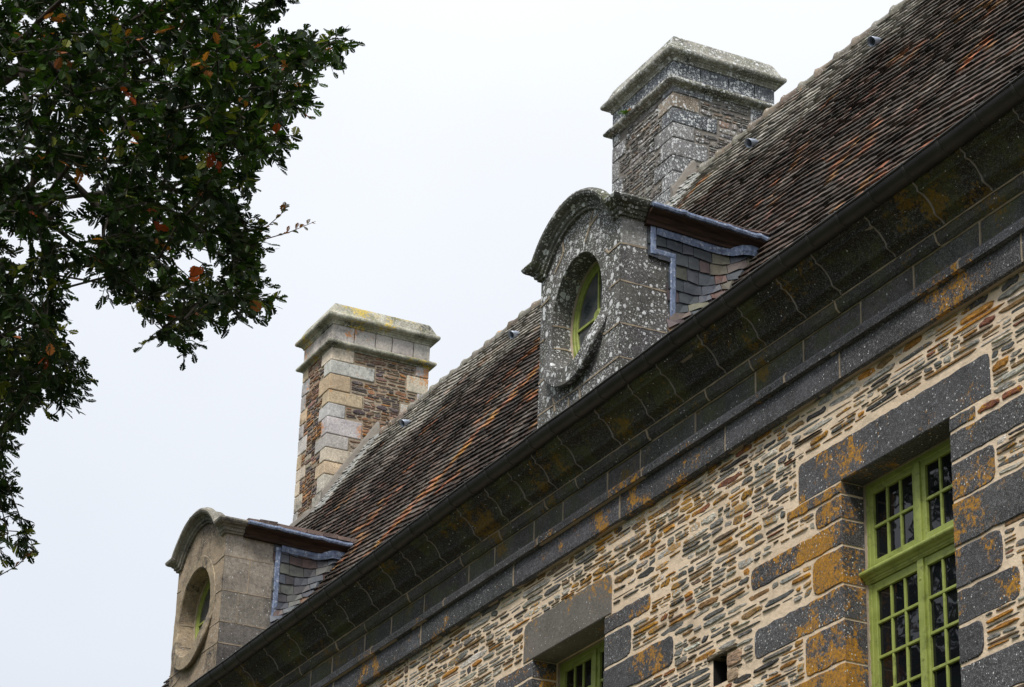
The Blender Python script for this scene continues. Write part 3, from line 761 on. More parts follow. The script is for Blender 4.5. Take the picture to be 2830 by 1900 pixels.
# ------------------------------------------------------------------ dormers
def arc_pts(cx, half, zs, rise, n=22):
    r = (half*half+rise*rise)/(2*rise); cz = zs+rise-r; a0 = math.asin(min(1, half/r))
    if rise > half: a0 = math.pi-a0
    return [(cx+r*math.sin(a), cz+r*math.cos(a), a) for a in [a0-2*a0*i/n for i in range(n+1)]]
def dormer(D, oc, oa, ob, zs, rise, half, yret, zret, steps, stonemat, mouldmat, colr, lab, seed, slate_y, zbase, ring, knob, zg, joint_rows, pal, sidecols):
    random.seed(seed)
    x0, x1 = D['x0'], D['x1']; cx = (x0+x1)/2; yF = 10.0
    dm = E('dormer', house, (cx, yF, zbase), lab)
    arc = arc_pts(cx, half+.06, zs, rise+.04)
    # front wall with the oval opening
    outer = [(x1, zbase), (x1, zs)]+[(a[0], a[1]) for a in arc]+[(x0, zs), (x0, zbase)]
    def hit(a):
        dx, dz = math.cos(a), math.sin(a); best = None
        for i in range(len(outer)):
            p, q = outer[i], outer[(i+1) % len(outer)]
            ex, ez = q[0]-p[0], q[1]-p[1]; det = dx*(-ez)+ex*dz
            if abs(det) < 1e-9: continue
            rx, rz_ = p[0]-oc[0], p[1]-oc[1]
            t = (rx*(-ez)+ex*rz_)/det; s = (dx*rz_-dz*rx)/det
            if t > 0 and -1e-6 <= s <= 1+1e-6 and (best is None or t < best): best = t
        return best or 1
    angs = sorted([2*math.pi*k/72 for k in range(72)]+[math.atan2(p[1]-oc[1], p[0]-oc[0]) % (2*math.pi) for p in (outer[0], outer[1], outer[-1], outer[-2])])
    rings = []
    N = len(angs)
    def oval(a, ka=0, y=yF): return (oc[0]+(oa+ka)*math.cos(a), y, oc[1]+(ob+ka)*math.sin(a))
    ths = []
    for a in angs:   # matching parameter on the ellipse
        ths.append(math.atan2(math.sin(a)/ob, math.cos(a)/oa))
    front = MB()
    O_, I_ = [], []
    for a, t in zip(angs, ths):
        h_ = hit(a); O_.append((oc[0]+math.cos(a)*h_, yF, oc[1]+math.sin(a)*h_)); I_.append(oval(t))
    L_ = []
    for f in (0, .25, .5, .75, 1):
        L_.append([(o[0]*(1-f)+i[0]*f, yF+.004*nz1(o[0]*3+f, o[2]*3), o[2]*(1-f)+i[2]*f) for o, i in zip(O_, I_)])
    L_.append([oval(t, -.006, yF+.008) for t in ths])
    L_.append([oval(t, -.008, yF+.12) for t in ths]); L_.append([oval(t, -.010, yF+.26) for t in ths])
    front.loft(L_, colr, caps=False)
    # side returns (quoins, stepping back into the cheek) and body
    zz = zbase
    rows = joint_rows
    for sgn, xs_ in ((1, x1), (-1, x0)):
        for i in range(len(rows)-1):
            a, b = rows[i], rows[i+1]; yd = yret(b-.06)
            front.box((min(xs_, xs_-sgn*.06), yF+.003, a+(0 if i else 0)), (max(xs_, xs_-sgn*.06)-(.0 if sgn > 0 else 0), yd, b-.0005), jc(sidecols[i % len(sidecols)], .08))
    body = B(front, 'stone_front', M[stonemat], dm)
    # mortar joints
    jm = MB(); nrm = Vector((0, -1, 0)); nx = Vector((1, 0, 0))
    for r_ in rows[1:-1]:
        # along the side, round the corner, to the opening
        yd = yret(r_-.06); dz = rnd(-.01, .01)
        pts = [(x1+.001, min(yd, yret(r_+.02)), r_), (x1+.001, yF+.004, r_+dz)]
        ribbon(jm, pts, nx, .016, up=.002)
        k = (r_-oc[1])/ob
        xe = oc[0]+(oa*math.sqrt(1-k*k) if abs(k) < 1 else -.0)
        if abs(k) < 1.25:
            ribbon(jm, [(x1, yF, r_+dz), ((x1+xe)/2, yF, r_+rnd(-.02, .02)), (xe+ring, yF, r_+rnd(-.05, .05))], nrm, .018, up=.006)
            xl = oc[0]-(oa*math.sqrt(1-k*k) if abs(k) < 1 else .0)
            ribbon(jm, [(x0, yF, r_+dz), ((x0+xl)/2, yF, r_+rnd(-.02, .02)), (xl-ring, yF, r_+rnd(-.05, .05))], nrm, .018, up=.006)
        else:
            ribbon(jm, [(x1, yF, r_+dz), (cx, yF, r_+rnd(-.02, .02)), (x0, yF, r_)], nrm, .018, up=.006)
    for (ax_, az_, bx_, bz_) in D['fj']:
        mx_, mz_ = (ax_+bx_)/2+rnd(-.02, .02), (az_+bz_)/2+rnd(-.02, .02)
        ribbon(jm, [(ax_, yF, az_), (mx_, yF, mz_), (bx_, yF, bz_)], nrm, .026, up=.006)
    for (ya, za, zb) in D['sj']: ribbon(jm, [(x1+.001, ya, za), (x1+.001, ya+rnd(-.01, .01), zb)], nx, .014, up=.002)
    for a in D['rj']:     # joints inside the reveal
        p = oval(R(a), -.004); q = oval(R(a), -.009)
        nn = Vector((-math.cos(R(a)), 0, -math.sin(R(a))))
        ribbon(jm, [(p[0], yF+.012, p[2]), (q[0], yF+.13, q[2]+.01), (q[0], yF+.255, q[2]-.005)], nn, .022, up=.005)
    ribbon(jm, [(oval(R(a), -.008)[0], yF+.210, oval(R(a), -.008)[2]) for a in range(0, 361, 10)], [Vector((-math.cos(R(a)), -.8, -math.sin(R(a)))).normalized() for a in range(0, 361, 10)], .03, up=.008)
    B(jm, 'pointing', M['mortar_pale'], dm)
    # projecting ring / apron round the opening
    rm = MB(); rings = []
    for i in range(97):
        a = 2*math.pi*i/96; bot = max(0, -math.sin(a)-.25)/.75; bot = min(1, bot*1.6)
        base = D['ringp']; pr = base+(D['apron'])*bot; wd = ring+.02*bot
        if pr < .002: pr = -.004
        e = .005*nz1(a*3, seed); ka = -.004
        def pt(k, y): return (oc[0]+(oa+k)*math.cos(a), y, oc[1]+(ob+k)*math.sin(a))
        rings.append([pt(ka, yF+.03), pt(ka, yF-pr+.012), pt(ka+.012, yF-pr), pt(wd*.5, yF-pr+e), pt(wd-.012, yF-pr+e), pt(wd, yF-pr+.012), pt(wd-.03*bot, yF+.01)])
    rm.loft(rings, jc(colr, .05), caps=False, closed=True)
    B(rm, 'oval_surround', M[stonemat], dm)
    # arched hood mould with returns
    hm = MB()
    prof = [(.000, -.02), (.000, .030), (.022, .034), (.030, .052), (.062, .060), (.070, .078), (.088, .084), (.098, .120), (.118, .142), (.142, .150), (.165, .138), (.178, .110), (.180, .070), (.150, .02), (.150, -.06)]
    xw, path = x1, []
    def ring_at(p, out, up, k=0): return [Vector(p)+out*o_*(1+.03*nz1(p[0]*4, p[2]*4, i))+up*(u_+.004*nz1(p[0]*6+i, p[2]*6)) for i, (u_, o_) in enumerate(prof)]
    nF_ = Vector((0, -1, 0)); nX = Vector((1, 0, 0))
    rr = [ring_at((x1, D['ymould'], zs), nX, Z), ring_at((x1, yF+.12, zs), nX, Z), ring_at((x1, yF, zs), nX+nF_, Z)]
    arc2 = arc_pts(cx, half, zs, rise)
    first = arc2[0]; up0 = Vector((math.sin(first[2]), 0, math.cos(first[2])))
    def bis(sx):
        b_ = (Z+Vector((sx*abs(up0.x), 0, up0.z))); return b_*(1/(1+up0.z))
    rr.append(ring_at((first[0]+.012, yF, zs), nF_, bis(1)))
    for (x_, z_, a_) in arc2[1:-1]: rr.append(ring_at((x_, yF, z_), nF_, Vector((math.sin(a_), 0, math.cos(a_)))))
    rr.append(ring_at((2*cx-first[0]-.012, yF, zs), nF_, bis(-1)))
    rr += [ring_at((x0, yF, zs), nF_-nX, Z), ring_at((x0, yF+.12, zs), -nX, Z), ring_at((x0, D['ymould'], zs), -nX, Z)]
    hm.loft(rr, (.11, .11, .095) if D is D2 else (.20, .185, .15))
    hj = MB()
    for k_ in D['hj']:
        i = 3+int(k_*(len(arc2)-1)); a_ = rr[i]; 
        cen = sum(a_, Vector())/len(a_)
        pts = [p+(p-cen)*.03 for p in a_[1:13]]
        ns = [((p-cen)-Vector(((p-cen).x, 0, 0))*0).normalized() for p in pts]
        ribbon(hj, pts, ns, .012, up=.001)
    B(hm, 'hood_mould', M[mouldmat], dm, smooth=False)
    B(hj, 'hood_joints', M['mortar_grey'], dm)
    # oval casement
    ow = MB(); yw = yF+.215
    for (ka, kb, ya, yb) in ((-.006, .062, yw, yw+.05), (.055, .100, yw+.010, yw+.045)):
        rings = []
        for i in range(65):
            a = 2*math.pi*i/64
            def pt(k, y): return (oc[0]+(oa-k)*math.cos(a), y, oc[1]+(ob-k)*math.sin(a))
            rings.append([pt(ka, ya), pt(kb-.006, ya), pt(kb, ya+.006), pt(kb, yb), pt(ka, yb)])
        ow.loft(rings, caps=False, closed=True)
    ow.box((oc[0]-oa+.08, yw+.012, oc[1]-.012), (oc[0]+oa-.08, yw+.036, oc[1]+.012)); ow.box((oc[0]-.012, yw+.014, oc[1]-ob+.08), (oc[0]+.012, yw+.034, oc[1]+ob-.08))
    if knob:
        rings = []
        for d_, r_ in ((.005, .0), (-.001, .055), (.012, .075), (.022, .078)):
            rings.append([(oc[0]+r_*math.cos(a), yw+d_, oc[1]+r_*math.sin(a)) for a in [2*math.pi*k/20 for k in range(20)]])
        ow.loft(rings)
    w = E('oval_window', dm, (oc[0], yw, oc[1]))
    B(ow, 'frame', M['paint'], w)
    gm = MB(); gm.add([(oc[0]+(oa-.05)*math.cos(2*math.pi*k/40), yw+.028, oc[1]+(ob-.05)*math.sin(2*math.pi*k/40)) for k in range(40)], [tuple(range(40))])
    B(gm, 'glass', M['oglass'], w)
    # slated cheek
    for sgn, xs_ in ((1, x1), (-1, x0)):
        ck = MB(); zc = 10.95; r_i = 0; xpl = xs_+sgn*.012
        zt = zg[0]-.13
        ck.add([(xs_-sgn*.03, yF+.2, 10.6), (xs_-sgn*.03, D['yend']+.3, 10.6), (xs_-sgn*.03, D['yend']+.3, zt+.05), (xs_-sgn*.03, yF+.2, zt+.05)], [(0, 1, 2, 3)], (.03, .03, .03))
        while zc < zt-.03:
            hh = rnd(.118, .138); y = slate_y(zc+.06)-.03+rnd(-.05, 0); 
            def sw(yy, zz_):
                yr = float(np.interp(zz_, rz, ry)); d = min(.36, max(0, yy-(yr-.36))); return (xpl+sgn*(.45*d*d+.004*nz1(yy*3, zz_*3)), yy, zz_-(yy-10.5)*.055+1.15*d*d)
            while y < float(np.interp(zc, rz, ry))+.12 and y < D['yend']+.12:
                wd = rnd(.10, .21); ov = .045; t0 = sgn*.016; c = pick(pal); g2 = .003
                zl = zc+rnd(-.006, .006)
                P_ = []
                sh = rnd(-.008, .008)
                for (yy, z_, dx) in ((y+g2, zl+sh, t0), (y+wd/2, zl+rnd(-.005, .003), t0+sgn*.002), (y+wd-g2, zl-sh, t0), (y+wd-g2, zl+hh+ov, 0), (y+g2, zl+hh+ov, 0)):
                    q = sw(yy, z_); P_.append((q[0]+dx, q[1], min(q[2], zt+.02)))
                P2 = [(p[0]-sgn*.008, p[1], p[2]) for p in P_]
                ck.add(P_+P2, [(0, 1, 2, 3, 4), (5, 6, 1, 0), (6, 7, 2, 1), (7, 8, 3, 2), (9, 5, 0, 4)], c)
                y += wd
            zc += hh; r_i += 1
        o = B(ck, 'slate_cheek', M['slate'], dm)
        # lead cover strips
        lm = MB(); xq = xs_+sgn*.030
        def strip(ya, yb, za, zb, dx=0):
            n2 = max(2, int(max(abs(yb-ya), abs(zb-za))/.08)); vert = (zb-za) > (yb-ya)
            rings = []
            for i in range(n2+1):
                t = i/n2; j1 = rnd(-.003, .003)
                if vert: z_ = za+(zb-za)*t; rings.append([(xq+sgn*dx-sgn*.03, ya, z_), (xq+sgn*dx-sgn*.004, ya+j1, z_), (xq+sgn*dx, ya+.012+j1, z_), (xq+sgn*(dx+rnd(0, .003)), yb-.012+j1, z_), (xq+sgn*dx-sgn*.004, yb+j1, z_), (xq+sgn*dx-sgn*.03, yb, z_)])
                else: y_ = ya+(yb-ya)*t; rings.append([(xq+sgn*dx-sgn*.03, y_, za), (xq+sgn*dx-sgn*.004, y_, za+j1), (xq+sgn*dx, y_, za+.012), (xq+sgn*dx, y_, zb-.012), (xq+sgn*dx-sgn*.004, y_, zb+j1), (xq+sgn*dx-sgn*.03, y_, zb)])
            lm.loft(rings)
        for (ya, yb, za, zb, dx) in steps: strip(ya, yb, za, zb, dx)
        if True:   # apron under the eave board, following the slates
            rings = []
            for i in range(14):
                yy = steps[0][1]+.0+(D['yend']-.22-steps[0][1])*i/13; yr = float(np.interp(zt-.05, rz, ry)); d = min(.27, max(0, yy-(yr-.42))); zz_ = zt-.02-(yy-10.3)*.055+.75*d*d
                rings.append([(xpl+sgn*(.022+.9*d*d), yy, zz_-.075+.006*nz1(yy*8)), (xpl+sgn*(.030+.9*d*d), yy, zz_-.03), (xpl+sgn*(.022+.9*d*d), yy, zz_+.03)])
            lm.loft(rings, closed=False, caps=False)
        B(lm, 'lead_flashing', M['lead'], dm)
        # timber eave and lead gutter
        em = MB(); ys_, ye = D['ymould']+.005, D['yend']; za, zb = zg
        def eave(y, off=0): return za+(zb-za)*(y-ys_)/(ye-ys_)
        rings = []
        for i in range(9):
            y = ys_+(ye-ys_)*i/8; z_ = eave(y)
            rings.append([(xs_-sgn*.02, y, z_-.155), (xs_+sgn*.055, y, z_-.150), (xs_+sgn*.060, y, z_-.125), (xs_+sgn*.10, y, z_-.075), (xs_+sgn*.16, y, z_-.045), (xs_+sgn*.165, y, z_-.01), (xs_-sgn*.02, y, z_)])
        em.loft(rings); B(em, 'eave_board', M['wood'], dm)
        lg = MB(); rings = []
        for i in range(31):
            y = ys_+(ye-ys_+.05)*i/30; z_ = eave(y)+.006*nz1(y*9, 5)+(.012 if i in (7, 17, 24) else 0); jx = .004*nz1(y*12, 1)
            rings.append([(xs_+sgn*(.150+jx), y, z_-.034), (xs_+sgn*(.185+jx), y, z_-.030), (xs_+sgn*(.192+jx), y, z_-.01), (xs_+sgn*(.188+jx), y, z_+.010), (xs_+sgn*(.170+jx), y, z_+.022), (xs_+sgn*.10, y, z_+.022), (xs_+sgn*.02, y, z_+.022)])
        lg.loft(rings, closed=True); B(lg, 'lead_gutter', M['lead'], dm)
    # vaulted dormer roof
    rf = MB(); rings = []
    for i in range(16):
        y = yF+.10+(D['yend']+1.15-yF)*i/15
        a3 = arc_pts(cx, half+.13, zs+.07, rise+D['rr'], 14)
        rings.append([(a[0], y, a[1]+.008*nz1(y*6, a[0]*7)) for a in a3])
    rf.loft(rings, (.12, .09, .08), closed=False, caps=False)
    rf.add([(a[0], yF+.10, a[1]) for a in arc_pts(cx, half+.13, zs+.07, rise+D['rr'], 14)], [tuple(range(15))], (.1, .09, .08))
    # low sides sloping down to the gutters
    for sgn, xs_ in ((1, x1), (-1, x0)):
        y = D['ymould']
        while y < D['yend']+.05:
            l = rnd(.16, .24); e = D['rr2']
            rf.box((min(xs_-sgn*.25, xs_+sgn*.13), y+.003, zg[0]+.02), (max(xs_-sgn*.25, xs_+sgn*.13), y+l-.003, zg[0]+.035+e+rnd(-.006, .008)), jc((.19, .14, .125), .25), jit=.006); y += l
    B(rf, 'dormer_roof', M['tile'], dm)
    return dm
SL = [(26, (.045, .056, .070)), (16, (.060, .066, .052)), (12, (.12, .115, .085)), (8, (.10, .075, .065)), (4, (.10, .05, .04)), (6, (.07, .05, .055)), (10, (.065, .075, .10)), (4, (.17, .12, .07))]
SL1 = [(20, (.065, .078, .10)), (16, (.06, .055, .065)), (9, (.085, .055, .05)), (1.5, (.20, .12, .07)), (10, (.085, .09, .085)), (10, (.05, .055, .075))]
D2.update(fj=[(-19.02, 12.62, -18.93, 12.74), (-18.93, 12.74, -18.86, 12.88), (-18.93, 12.74, -18.78, 12.80), (-19.62, 12.56, -19.45, 12.70), (-19.45, 12.70, -19.48, 12.82), (-19.30, 10.9, -19.28, 11.13), (-19.05, 10.9, -19.07, 11.16), (-19.55, 11.10, -19.6, 11.25)],
          sj=[], rj=[175, 200, 125], ringp=-.02, apron=.105, ymould=10.235, hj=[.62, .12], rr=-.02, rr2=.0)
D1.update(fj=[(-29.95, 11.2, -29.6, 11.26)],
          sj=[(10.28, 12.46, 12.74), (10.33, 12.02, 12.46), (10.22, 11.6, 12.02)], rj=[180, 215], ringp=.010, apron=.06, ymould=10.215, hj=[.62], rr=-.02, rr2=.035)
dormer(D2, (-19.17, 11.975), .50, .575, 12.585, .355, .66, lambda z: 10.53 if z < 12.30 else 10.31,
       0, [(10.295, 10.355, 12.27, 12.60, .004), (10.34, 10.56, 12.27, 12.325, .002), (10.505, 10.565, 10.95, 12.272, 0)], 'lichen_stone', 'moss_stone', (.085, .080, .074),
       'dark stone dormer crusted with white lichen, its oval window with a green knob', 61, lambda z: 10.55 if z < 12.28 else 10.34, 10.45, .16, True, (12.70, 12.64),
       [10.45, 11.18, 11.52, 11.93, 12.32, 12.60], SL, [(.085, .08, .075), (.07, .065, .068), (.085, .08, .075), (.08, .075, .075), (.25, .245, .235)])
dormer(D1, (-29.27, 12.0), .565, .565, 12.745, .365, .69, lambda z: 10.69, 0, [(10.655, 10.725, 10.95, 12.68, 0)],
       'granite_stained', 'granite_stained', (.31, .235, .155),
       'clean tan granite dormer at the far end, ring moulding around its oval window', 62, lambda z: 10.70, 10.45, .155, False, (12.885, 12.83),
       [10.45, 11.35, 11.62, 12.02, 12.46, 12.76], SL1, [(.10, .085, .075), (.13, .115, .10), (.19, .17, .145), (.24, .215, .18), (.31, .27, .22)])

# ------------------------------------------------------------------ chimneys
def chimney(C, cap, stonemat, rubmat, capmat, lab, seed, pal, quo, qcol, neckcol, mort):
    random.seed(seed)
    x0, x1, y0, y1, zt = C['x0'], C['x1'], C['y0'], C['y1'], C['top']
    z0 = 15.0; ch = E('chimney', house, ((x0+x1)/2, (y0+y1)/2, z0), lab)
    sh = MB(); i_ = .012
    sh.box((x0+i_, y0+i_, z0), (x1-i_, y1-i_, zt+.3), (1, 1, 1), 0)
    zq = z0; qb = []
    k = 0
    corners = [(x1, y0, -1, 1), (x0, y0, 1, 1), (x1, y1, -1, -1), (x0, y1, 1, -1)]
    blk = {'F': [], 'S': []}
    for ci, (cx, cy, sx, sy) in enumerate(corners):
        z = z0+rnd(-.1, .0); k = ci % 2
        while z < zt-.03:
            h = rnd(*quo); h = min(h, zt-z)
            if zt-(z+h) < .1: h = zt-z
            lx, ly = ((rnd(.34, .48), rnd(.28, .40)) if k % 2 else (rnd(.20, .30), rnd(.50, .74)))
            if ci in (1, 2): lx, ly = lx*.75, ly*.62
            a = (min(cx, cx+sx*lx), min(cy, cy+sy*ly), z+.004); b = (max(cx, cx+sx*lx), max(cy, cy+sy*ly), z+h-.007)
            pr = .004; a = (a[0]-(pr if sx > 0 else 0), a[1]-(pr if sy > 0 else 0), a[2]); b = (b[0]+(pr if sx < 0 else 0), b[1]+(pr if sy < 0 else 0), b[2])
            qb.append((a, b, jc(random.choice(qcol), .12, .04), ci))
            if sy > 0: blk['F'].append((a[0]-.006, b[0]+.006, z, z+h))
            if sx < 0: blk['S'].append((a[1]-.006, b[1]+.006, z, z+h))
            z += h; k += 1
    rubble(sh, Vector((0, y0+.008, 0)), X, Z, Vector((0, -1, 0)), x0+.02, x1-.02, z0, zt, blk['F'], pal, hr=(.045, .10), lr=(.09, .30), gap=.012, seed=seed+1, m=1)
    rubble(sh, Vector((x1-.008, 0, 0)), Y, Z, Vector((1, 0, 0)), y0+.02, y1-.02, z0, zt, blk['S'], pal, hr=(.045, .10), lr=(.09, .30), gap=.012, seed=seed+2, m=1)
    B(sh, 'shaft', [M[mort], M[rubmat]], ch)
    for ci in range(4):
        qm = MB()
        for a, b, c, cc_ in qb:
            if cc_ == ci: qm.box(a, b, c, jit=.004)
        B(qm, 'corner_quoins', M[stonemat], ch, bevel=.012)

    def moulding(name, prof, z, mat_, cc):
        mb = MB(); rings = []; cs_ = [(x0, y0, -1, -1), (x1, y0, 1, -1), (x1, y1, 1, 1), (x0, y1, -1, 1)]
        seq = []
        for q in range(4):
            p, r_ = cs_[q], cs_[(q+1) % 4]
            seq.append((p[0], p[1], p[2], p[3]))
            dx, dy = r_[0]-p[0], r_[1]-p[1]
            for t in (.12, .3, .5, .7, .88): seq.append((p[0]+dx*t, p[1]+dy*t, (p[2] if abs(dx) < 1e-6 else 0), (p[3] if abs(dy) < 1e-6 else 0)))
        seq.append(seq[0])
        for (x, y, ox, oy) in seq:
            j = .006*nz1(x*3, y*3, seed)
            rings.append([(x+ox*(o+j*.6), y+oy*(o+j*.6), z+u_+j) for (u_, o) in prof])
        mb.loft(rings, cc, closed=True, caps=False); return B(mb, name, M[mat_], ch)
    roll = [(-.075, -.02), (-.075, .010), (-.060, .016), (-.048, .018), (-.044, .048)]+[(-.044+.042*(1-math.cos(a)), .050+.045*math.sin(a)) for a in [math.pi*t/8 for t in range(9)]]+[(.048, .012), (.052, -.02)]
    moulding('string_course', roll, zt+.06, capmat, cap['mc'])
    nk = MB(); zn0, zn1 = zt+.112, cap['z1']; nk.box((x0+i_, y0+i_, zn0-.05), (x1-i_, y1-i_, zn1+.1), (1, 1, 1), 1)
    def neckrow(ax, a, b, fix, out):
        t = a
        while t < b-.05:
            l = min(rnd(.24, .42), b-t)
            if b-(t+l) < .15: l = b-t
            lo, hi = t+(.006 if t > a else -.004), t+l-(.006 if t+l < b else -.004); c = jc(neckcol, .18, .04)
            f0, f1 = (fix, fix+.05*out) if out < 0 else (fix-.0, fix-.05); f0, f1 = min(fix+out*.004, fix-out*.05), max(fix+out*.004, fix-out*.05)
            if ax == 'x': nk.box((lo, f0, zn0), (hi, f1, zn1), c, 0)
            else: nk.box((f0, lo+.051*(t == a), zn0+.001), (f1, hi-.051*(t+l >= b), zn1-.001), c, 0)
            t += l
    neckrow('x', x0, x1, y0, -1); neckrow('x', x0, x1, y1, 1); neckrow('y', y0, y1, x1, 1); neckrow('y', y0, y1, x0, -1)
    B(nk, 'neck', [M[stonemat], M[mort]], ch, bevel=.006)
    hc = cap['h']
    cor_ = [(-.01, -.02), (-.01, .018), (.012, .022), (.030, .040), (.048, .046), (.050, .072), (.062, .072), (.066, .088)]+[(.066+.045*(1-math.cos(a)), .090+.036*math.sin(a)) for a in [math.pi*t/7 for t in range(8)]]+[(.175, .075), (hc-.03, .000), (hc, -.02), (hc, -.3)]
    moulding('cornice', cor_, zn1, capmat, cap['cc'])
    tp = MB(); pr_ = [(.17, .07), (hc-.035, .005), (hc+.02, -.045), (hc+.022, -.09)]
    tp.box((x0+.06, y0+.06, zn1+.1), (x1-.06, y1-.06, zn1+hc-.002), cap['cc'])
    B(tp, 'cap', M[capmat], ch)
    # mortar fillet and lead soaker where the stack meets the roof
    fl = MB(); ld = MB(); rings = []; r2 = []
    ys_ = [y0-.02+(14.31-y0+.05)*i/16 for i in range(17)]
    for y in ys_:
        z = rzy(min(y, 14.31)); w = .075+.02*nz1(y*5, seed); 
        rings.append([(x1-.02, y, z-.05), (x1+.075, y, z+.03), (x1+.06, y, z+.09+w*.3), (x1+.03, y, z+.16+w), (x1-.02, y, z+.22+w)])
        r2.append([(x1+.05, y-.01, z+.035), (x1+.088, y-.01, z+.028), (x1+.098, y-.01, z+.060), (x1+.082, y-.01, z+.082), (x1+.05, y-.01, z+.08)])
    fl.loft(rings); ld.loft(r2[:-2])
    # front fillet
    zf = rzy(y0); rings = []
    for i in range(9):
        x = x0-.03+(x1-x0+.1)*i/8; w = .03*nz1(x*4, seed)
        rings.append([(x, y0+.02, zf-.08), (x, y0-.10, zf-.08), (x, y0-.07, zf+.02+w), (x, y0-.02, zf+.09+w), (x, y0+.02, zf+.12+w)])
    fl.loft(rings)
    B(fl, 'mortar_fillet', M['mortar_grey'], ch); B(ld, 'lead_soaker', M['lead'], ch)
    # small slates dressed against the stack
    ss = MB(); v = rvy(y0)-.25; random.seed(seed+5)
    while v < VMAX-.05:
        for q in range(3):
            u = x1+.07+q*.115+rnd(-.01, .01); w = rnd(.10, .13); hb = .075-.012*q+rnd(-.008, .01); L = .17
            P_ = [roofP(u, v+rnd(-.02, .02), hb), roofP(u+w, v+rnd(-.02, .02)-.035, hb-.01), roofP(u+w, v+L, .03), roofP(u, v+L, .035)]
            n = Vector((0, -.84, .54)); P2 = [p-n*rnd(.014, .022) for p in P_]
            ss.add(P_+P2, [(0, 1, 2, 3), (4, 5, 1, 0), (5, 6, 2, 1), (7, 4, 0, 3)], jc((.25, .25, .235), .3))
        v += rnd(.085, .105)
    B(ss, 'edge_slates', M['slate_l'], ch)
    return ch
M['slate_l'] = stone('lichened_slate', lich2=.5, ochre=.18, speck=.3, ochre_c=(.5, .25, .02))
PAL1 = [(14, (.20, .125, .09)), (14, (.28, .19, .13)), (10, (.30, .155, .085)), (12, (.13, .105, .10)), (8, (.10, .075, .08)), (8, (.30, .25, .20)), (6, (.36, .17, .06)), (5, (.24, .14, .12))]
PAL2 = [(16, (.15, .135, .125)), (14, (.20, .18, .165)), (10, (.12, .105, .10)), (7, (.22, .16, .12)), (6, (.28, .26, .24)), (6, (.09, .085, .09))]
chimney(C1, dict(z1=18.755, h=.36, mc=(.32, .31, .25), cc=(.38, .365, .30)), 'granite', 'chim_rubble', 'granite_cap', 'pale chimney with tan granite quoins and rust brown rubble, at the far gable', 71, PAL1, (.20, .30),
        [(.56, .51, .45), (.60, .52, .41), (.52, .50, .47), (.58, .45, .30), (.47, .45, .44)], (.47, .44, .40), 'mortar_pale')
chimney(C2, dict(z1=18.63, h=.37, mc=(.24, .23, .19), cc=(.29, .28, .24)), 'tower_stone', 'chim_rubble_l', 'moss_stone_b', 'grey chimney spotted with white lichen, behind the nearer dormer', 72, PAL2, (.20, .30),
        [(.13, .13, .14), (.18, .175, .175), (.09, .095, .11), (.26, .205, .15)], (.11, .12, .14), 'mortar_grey') if M.update(moss_stone_b=stone('mossy_cap_stone', lich=.45, lich2=.6, speck=.45, green=.6, stain=1.0, var=.9)) is None else None

# fern growing on the string course
random.seed(81)
fm = MB(); base = Vector((-25.42, C2['y0']-.06, 18.34))
for k in range(11):
    a = rnd(-2.8, -.3); d = Vector((math.cos(a)*.9, math.sin(a)*.6-.2, rnd(.2, 1.0))).normalized(); l = rnd(.09, .19); prev = base+Vector((rnd(-.05, .05), 0, 0)); c = jc(random.choice([(.09, .17, .02), (.13, .21, .03), (.06, .12, .015)] if k < 9 else [(.35, .12, .03)]), .2)
    for q in range(7):
        t = q/7; p = prev+d*(l/7)+Vector((0, 0, -.004*q)); s = d.cross(Z).normalized(); wd = .028*(1-t)+.006
        fm.add([prev, prev+s*wd+d*.012, p, prev-s*wd+d*.012], [(0, 1, 2), (0, 2, 3)], c); prev = p
o = fm.build('fern', M['leaf']); tag(o, 'tiny green fern sprouting from the moulding of the lichened chimney', 'fern')

# ------------------------------------------------------------------ ground
gm = MB(); gm.add([(-400, -400, 0), (400, -400, 0), (400, 400, 0), (-400, 400, 0)], [(0, 1, 2, 3)])
tag(gm.build('ground', M['grass']), 'short grass around the house', kind='structure')
pm = MB(); pm.add([(-45, 5.5, .004), (6, 5.5, .004), (6, 9.96, .004), (-45, 9.96, .004)], [(0, 1, 2, 3)])
tag(pm.build('gravel_path', M['gravel']), 'pale gravel path along the foot of the wall', kind='structure')

# ------------------------------------------------------------------ oak trees
LEAF = [(0, 0), (.10, .035), (.17, .13), (.25, .19), (.30, .13), (.38, .27), (.47, .30), (.52, .20), (.60, .31), (.69, .32), (.75, .22), (.83, .23), (.92, .15), (1.0, .03)]
def add_leaf(mb, p, d, n, L, c, fold=.25, simple=False):
    s = d.cross(n).normalized(); n = s.cross(d).normalized()
    P_ = LEAF if not simple else [(0, 0), (.3, .16), (.5, .22), (.75, .24), (1, .03)]
    k = rnd(.85, 1.25); cu = rnd(-.25, .25)
    for sg in (1, -1):
        pts = [p+d*(a*L)+s*(sg*b*L*k)+n*(L*(b*fold-cu*a*a)) for a, b in P_]
        mb.add(pts, [tuple(range(len(pts)))] if sg > 0 else [tuple(range(len(pts)-1, -1, -1))], c)
def leafcol(p=None):
    r = random.random(); e = p is not None and p.x > -11.35 and p.z > 6.6
    if r < (.018 if e else .002): return jc(random.choice([(.34, .06, .02), (.38, .13, .03), (.30, .10, .04)]), .2)
    if r < .06: return jc((.14, .15, .02), .25)
    if e and random.random() < .25: return jc((.030, .062, .010), .3)  # lighter green at the crown's right edge paints in backlight through the leaves
    return jc(random.choice([(.010, .022, .005), (.014, .030, .006), (.007, .016, .005), (.020, .040, .008)]), .25)
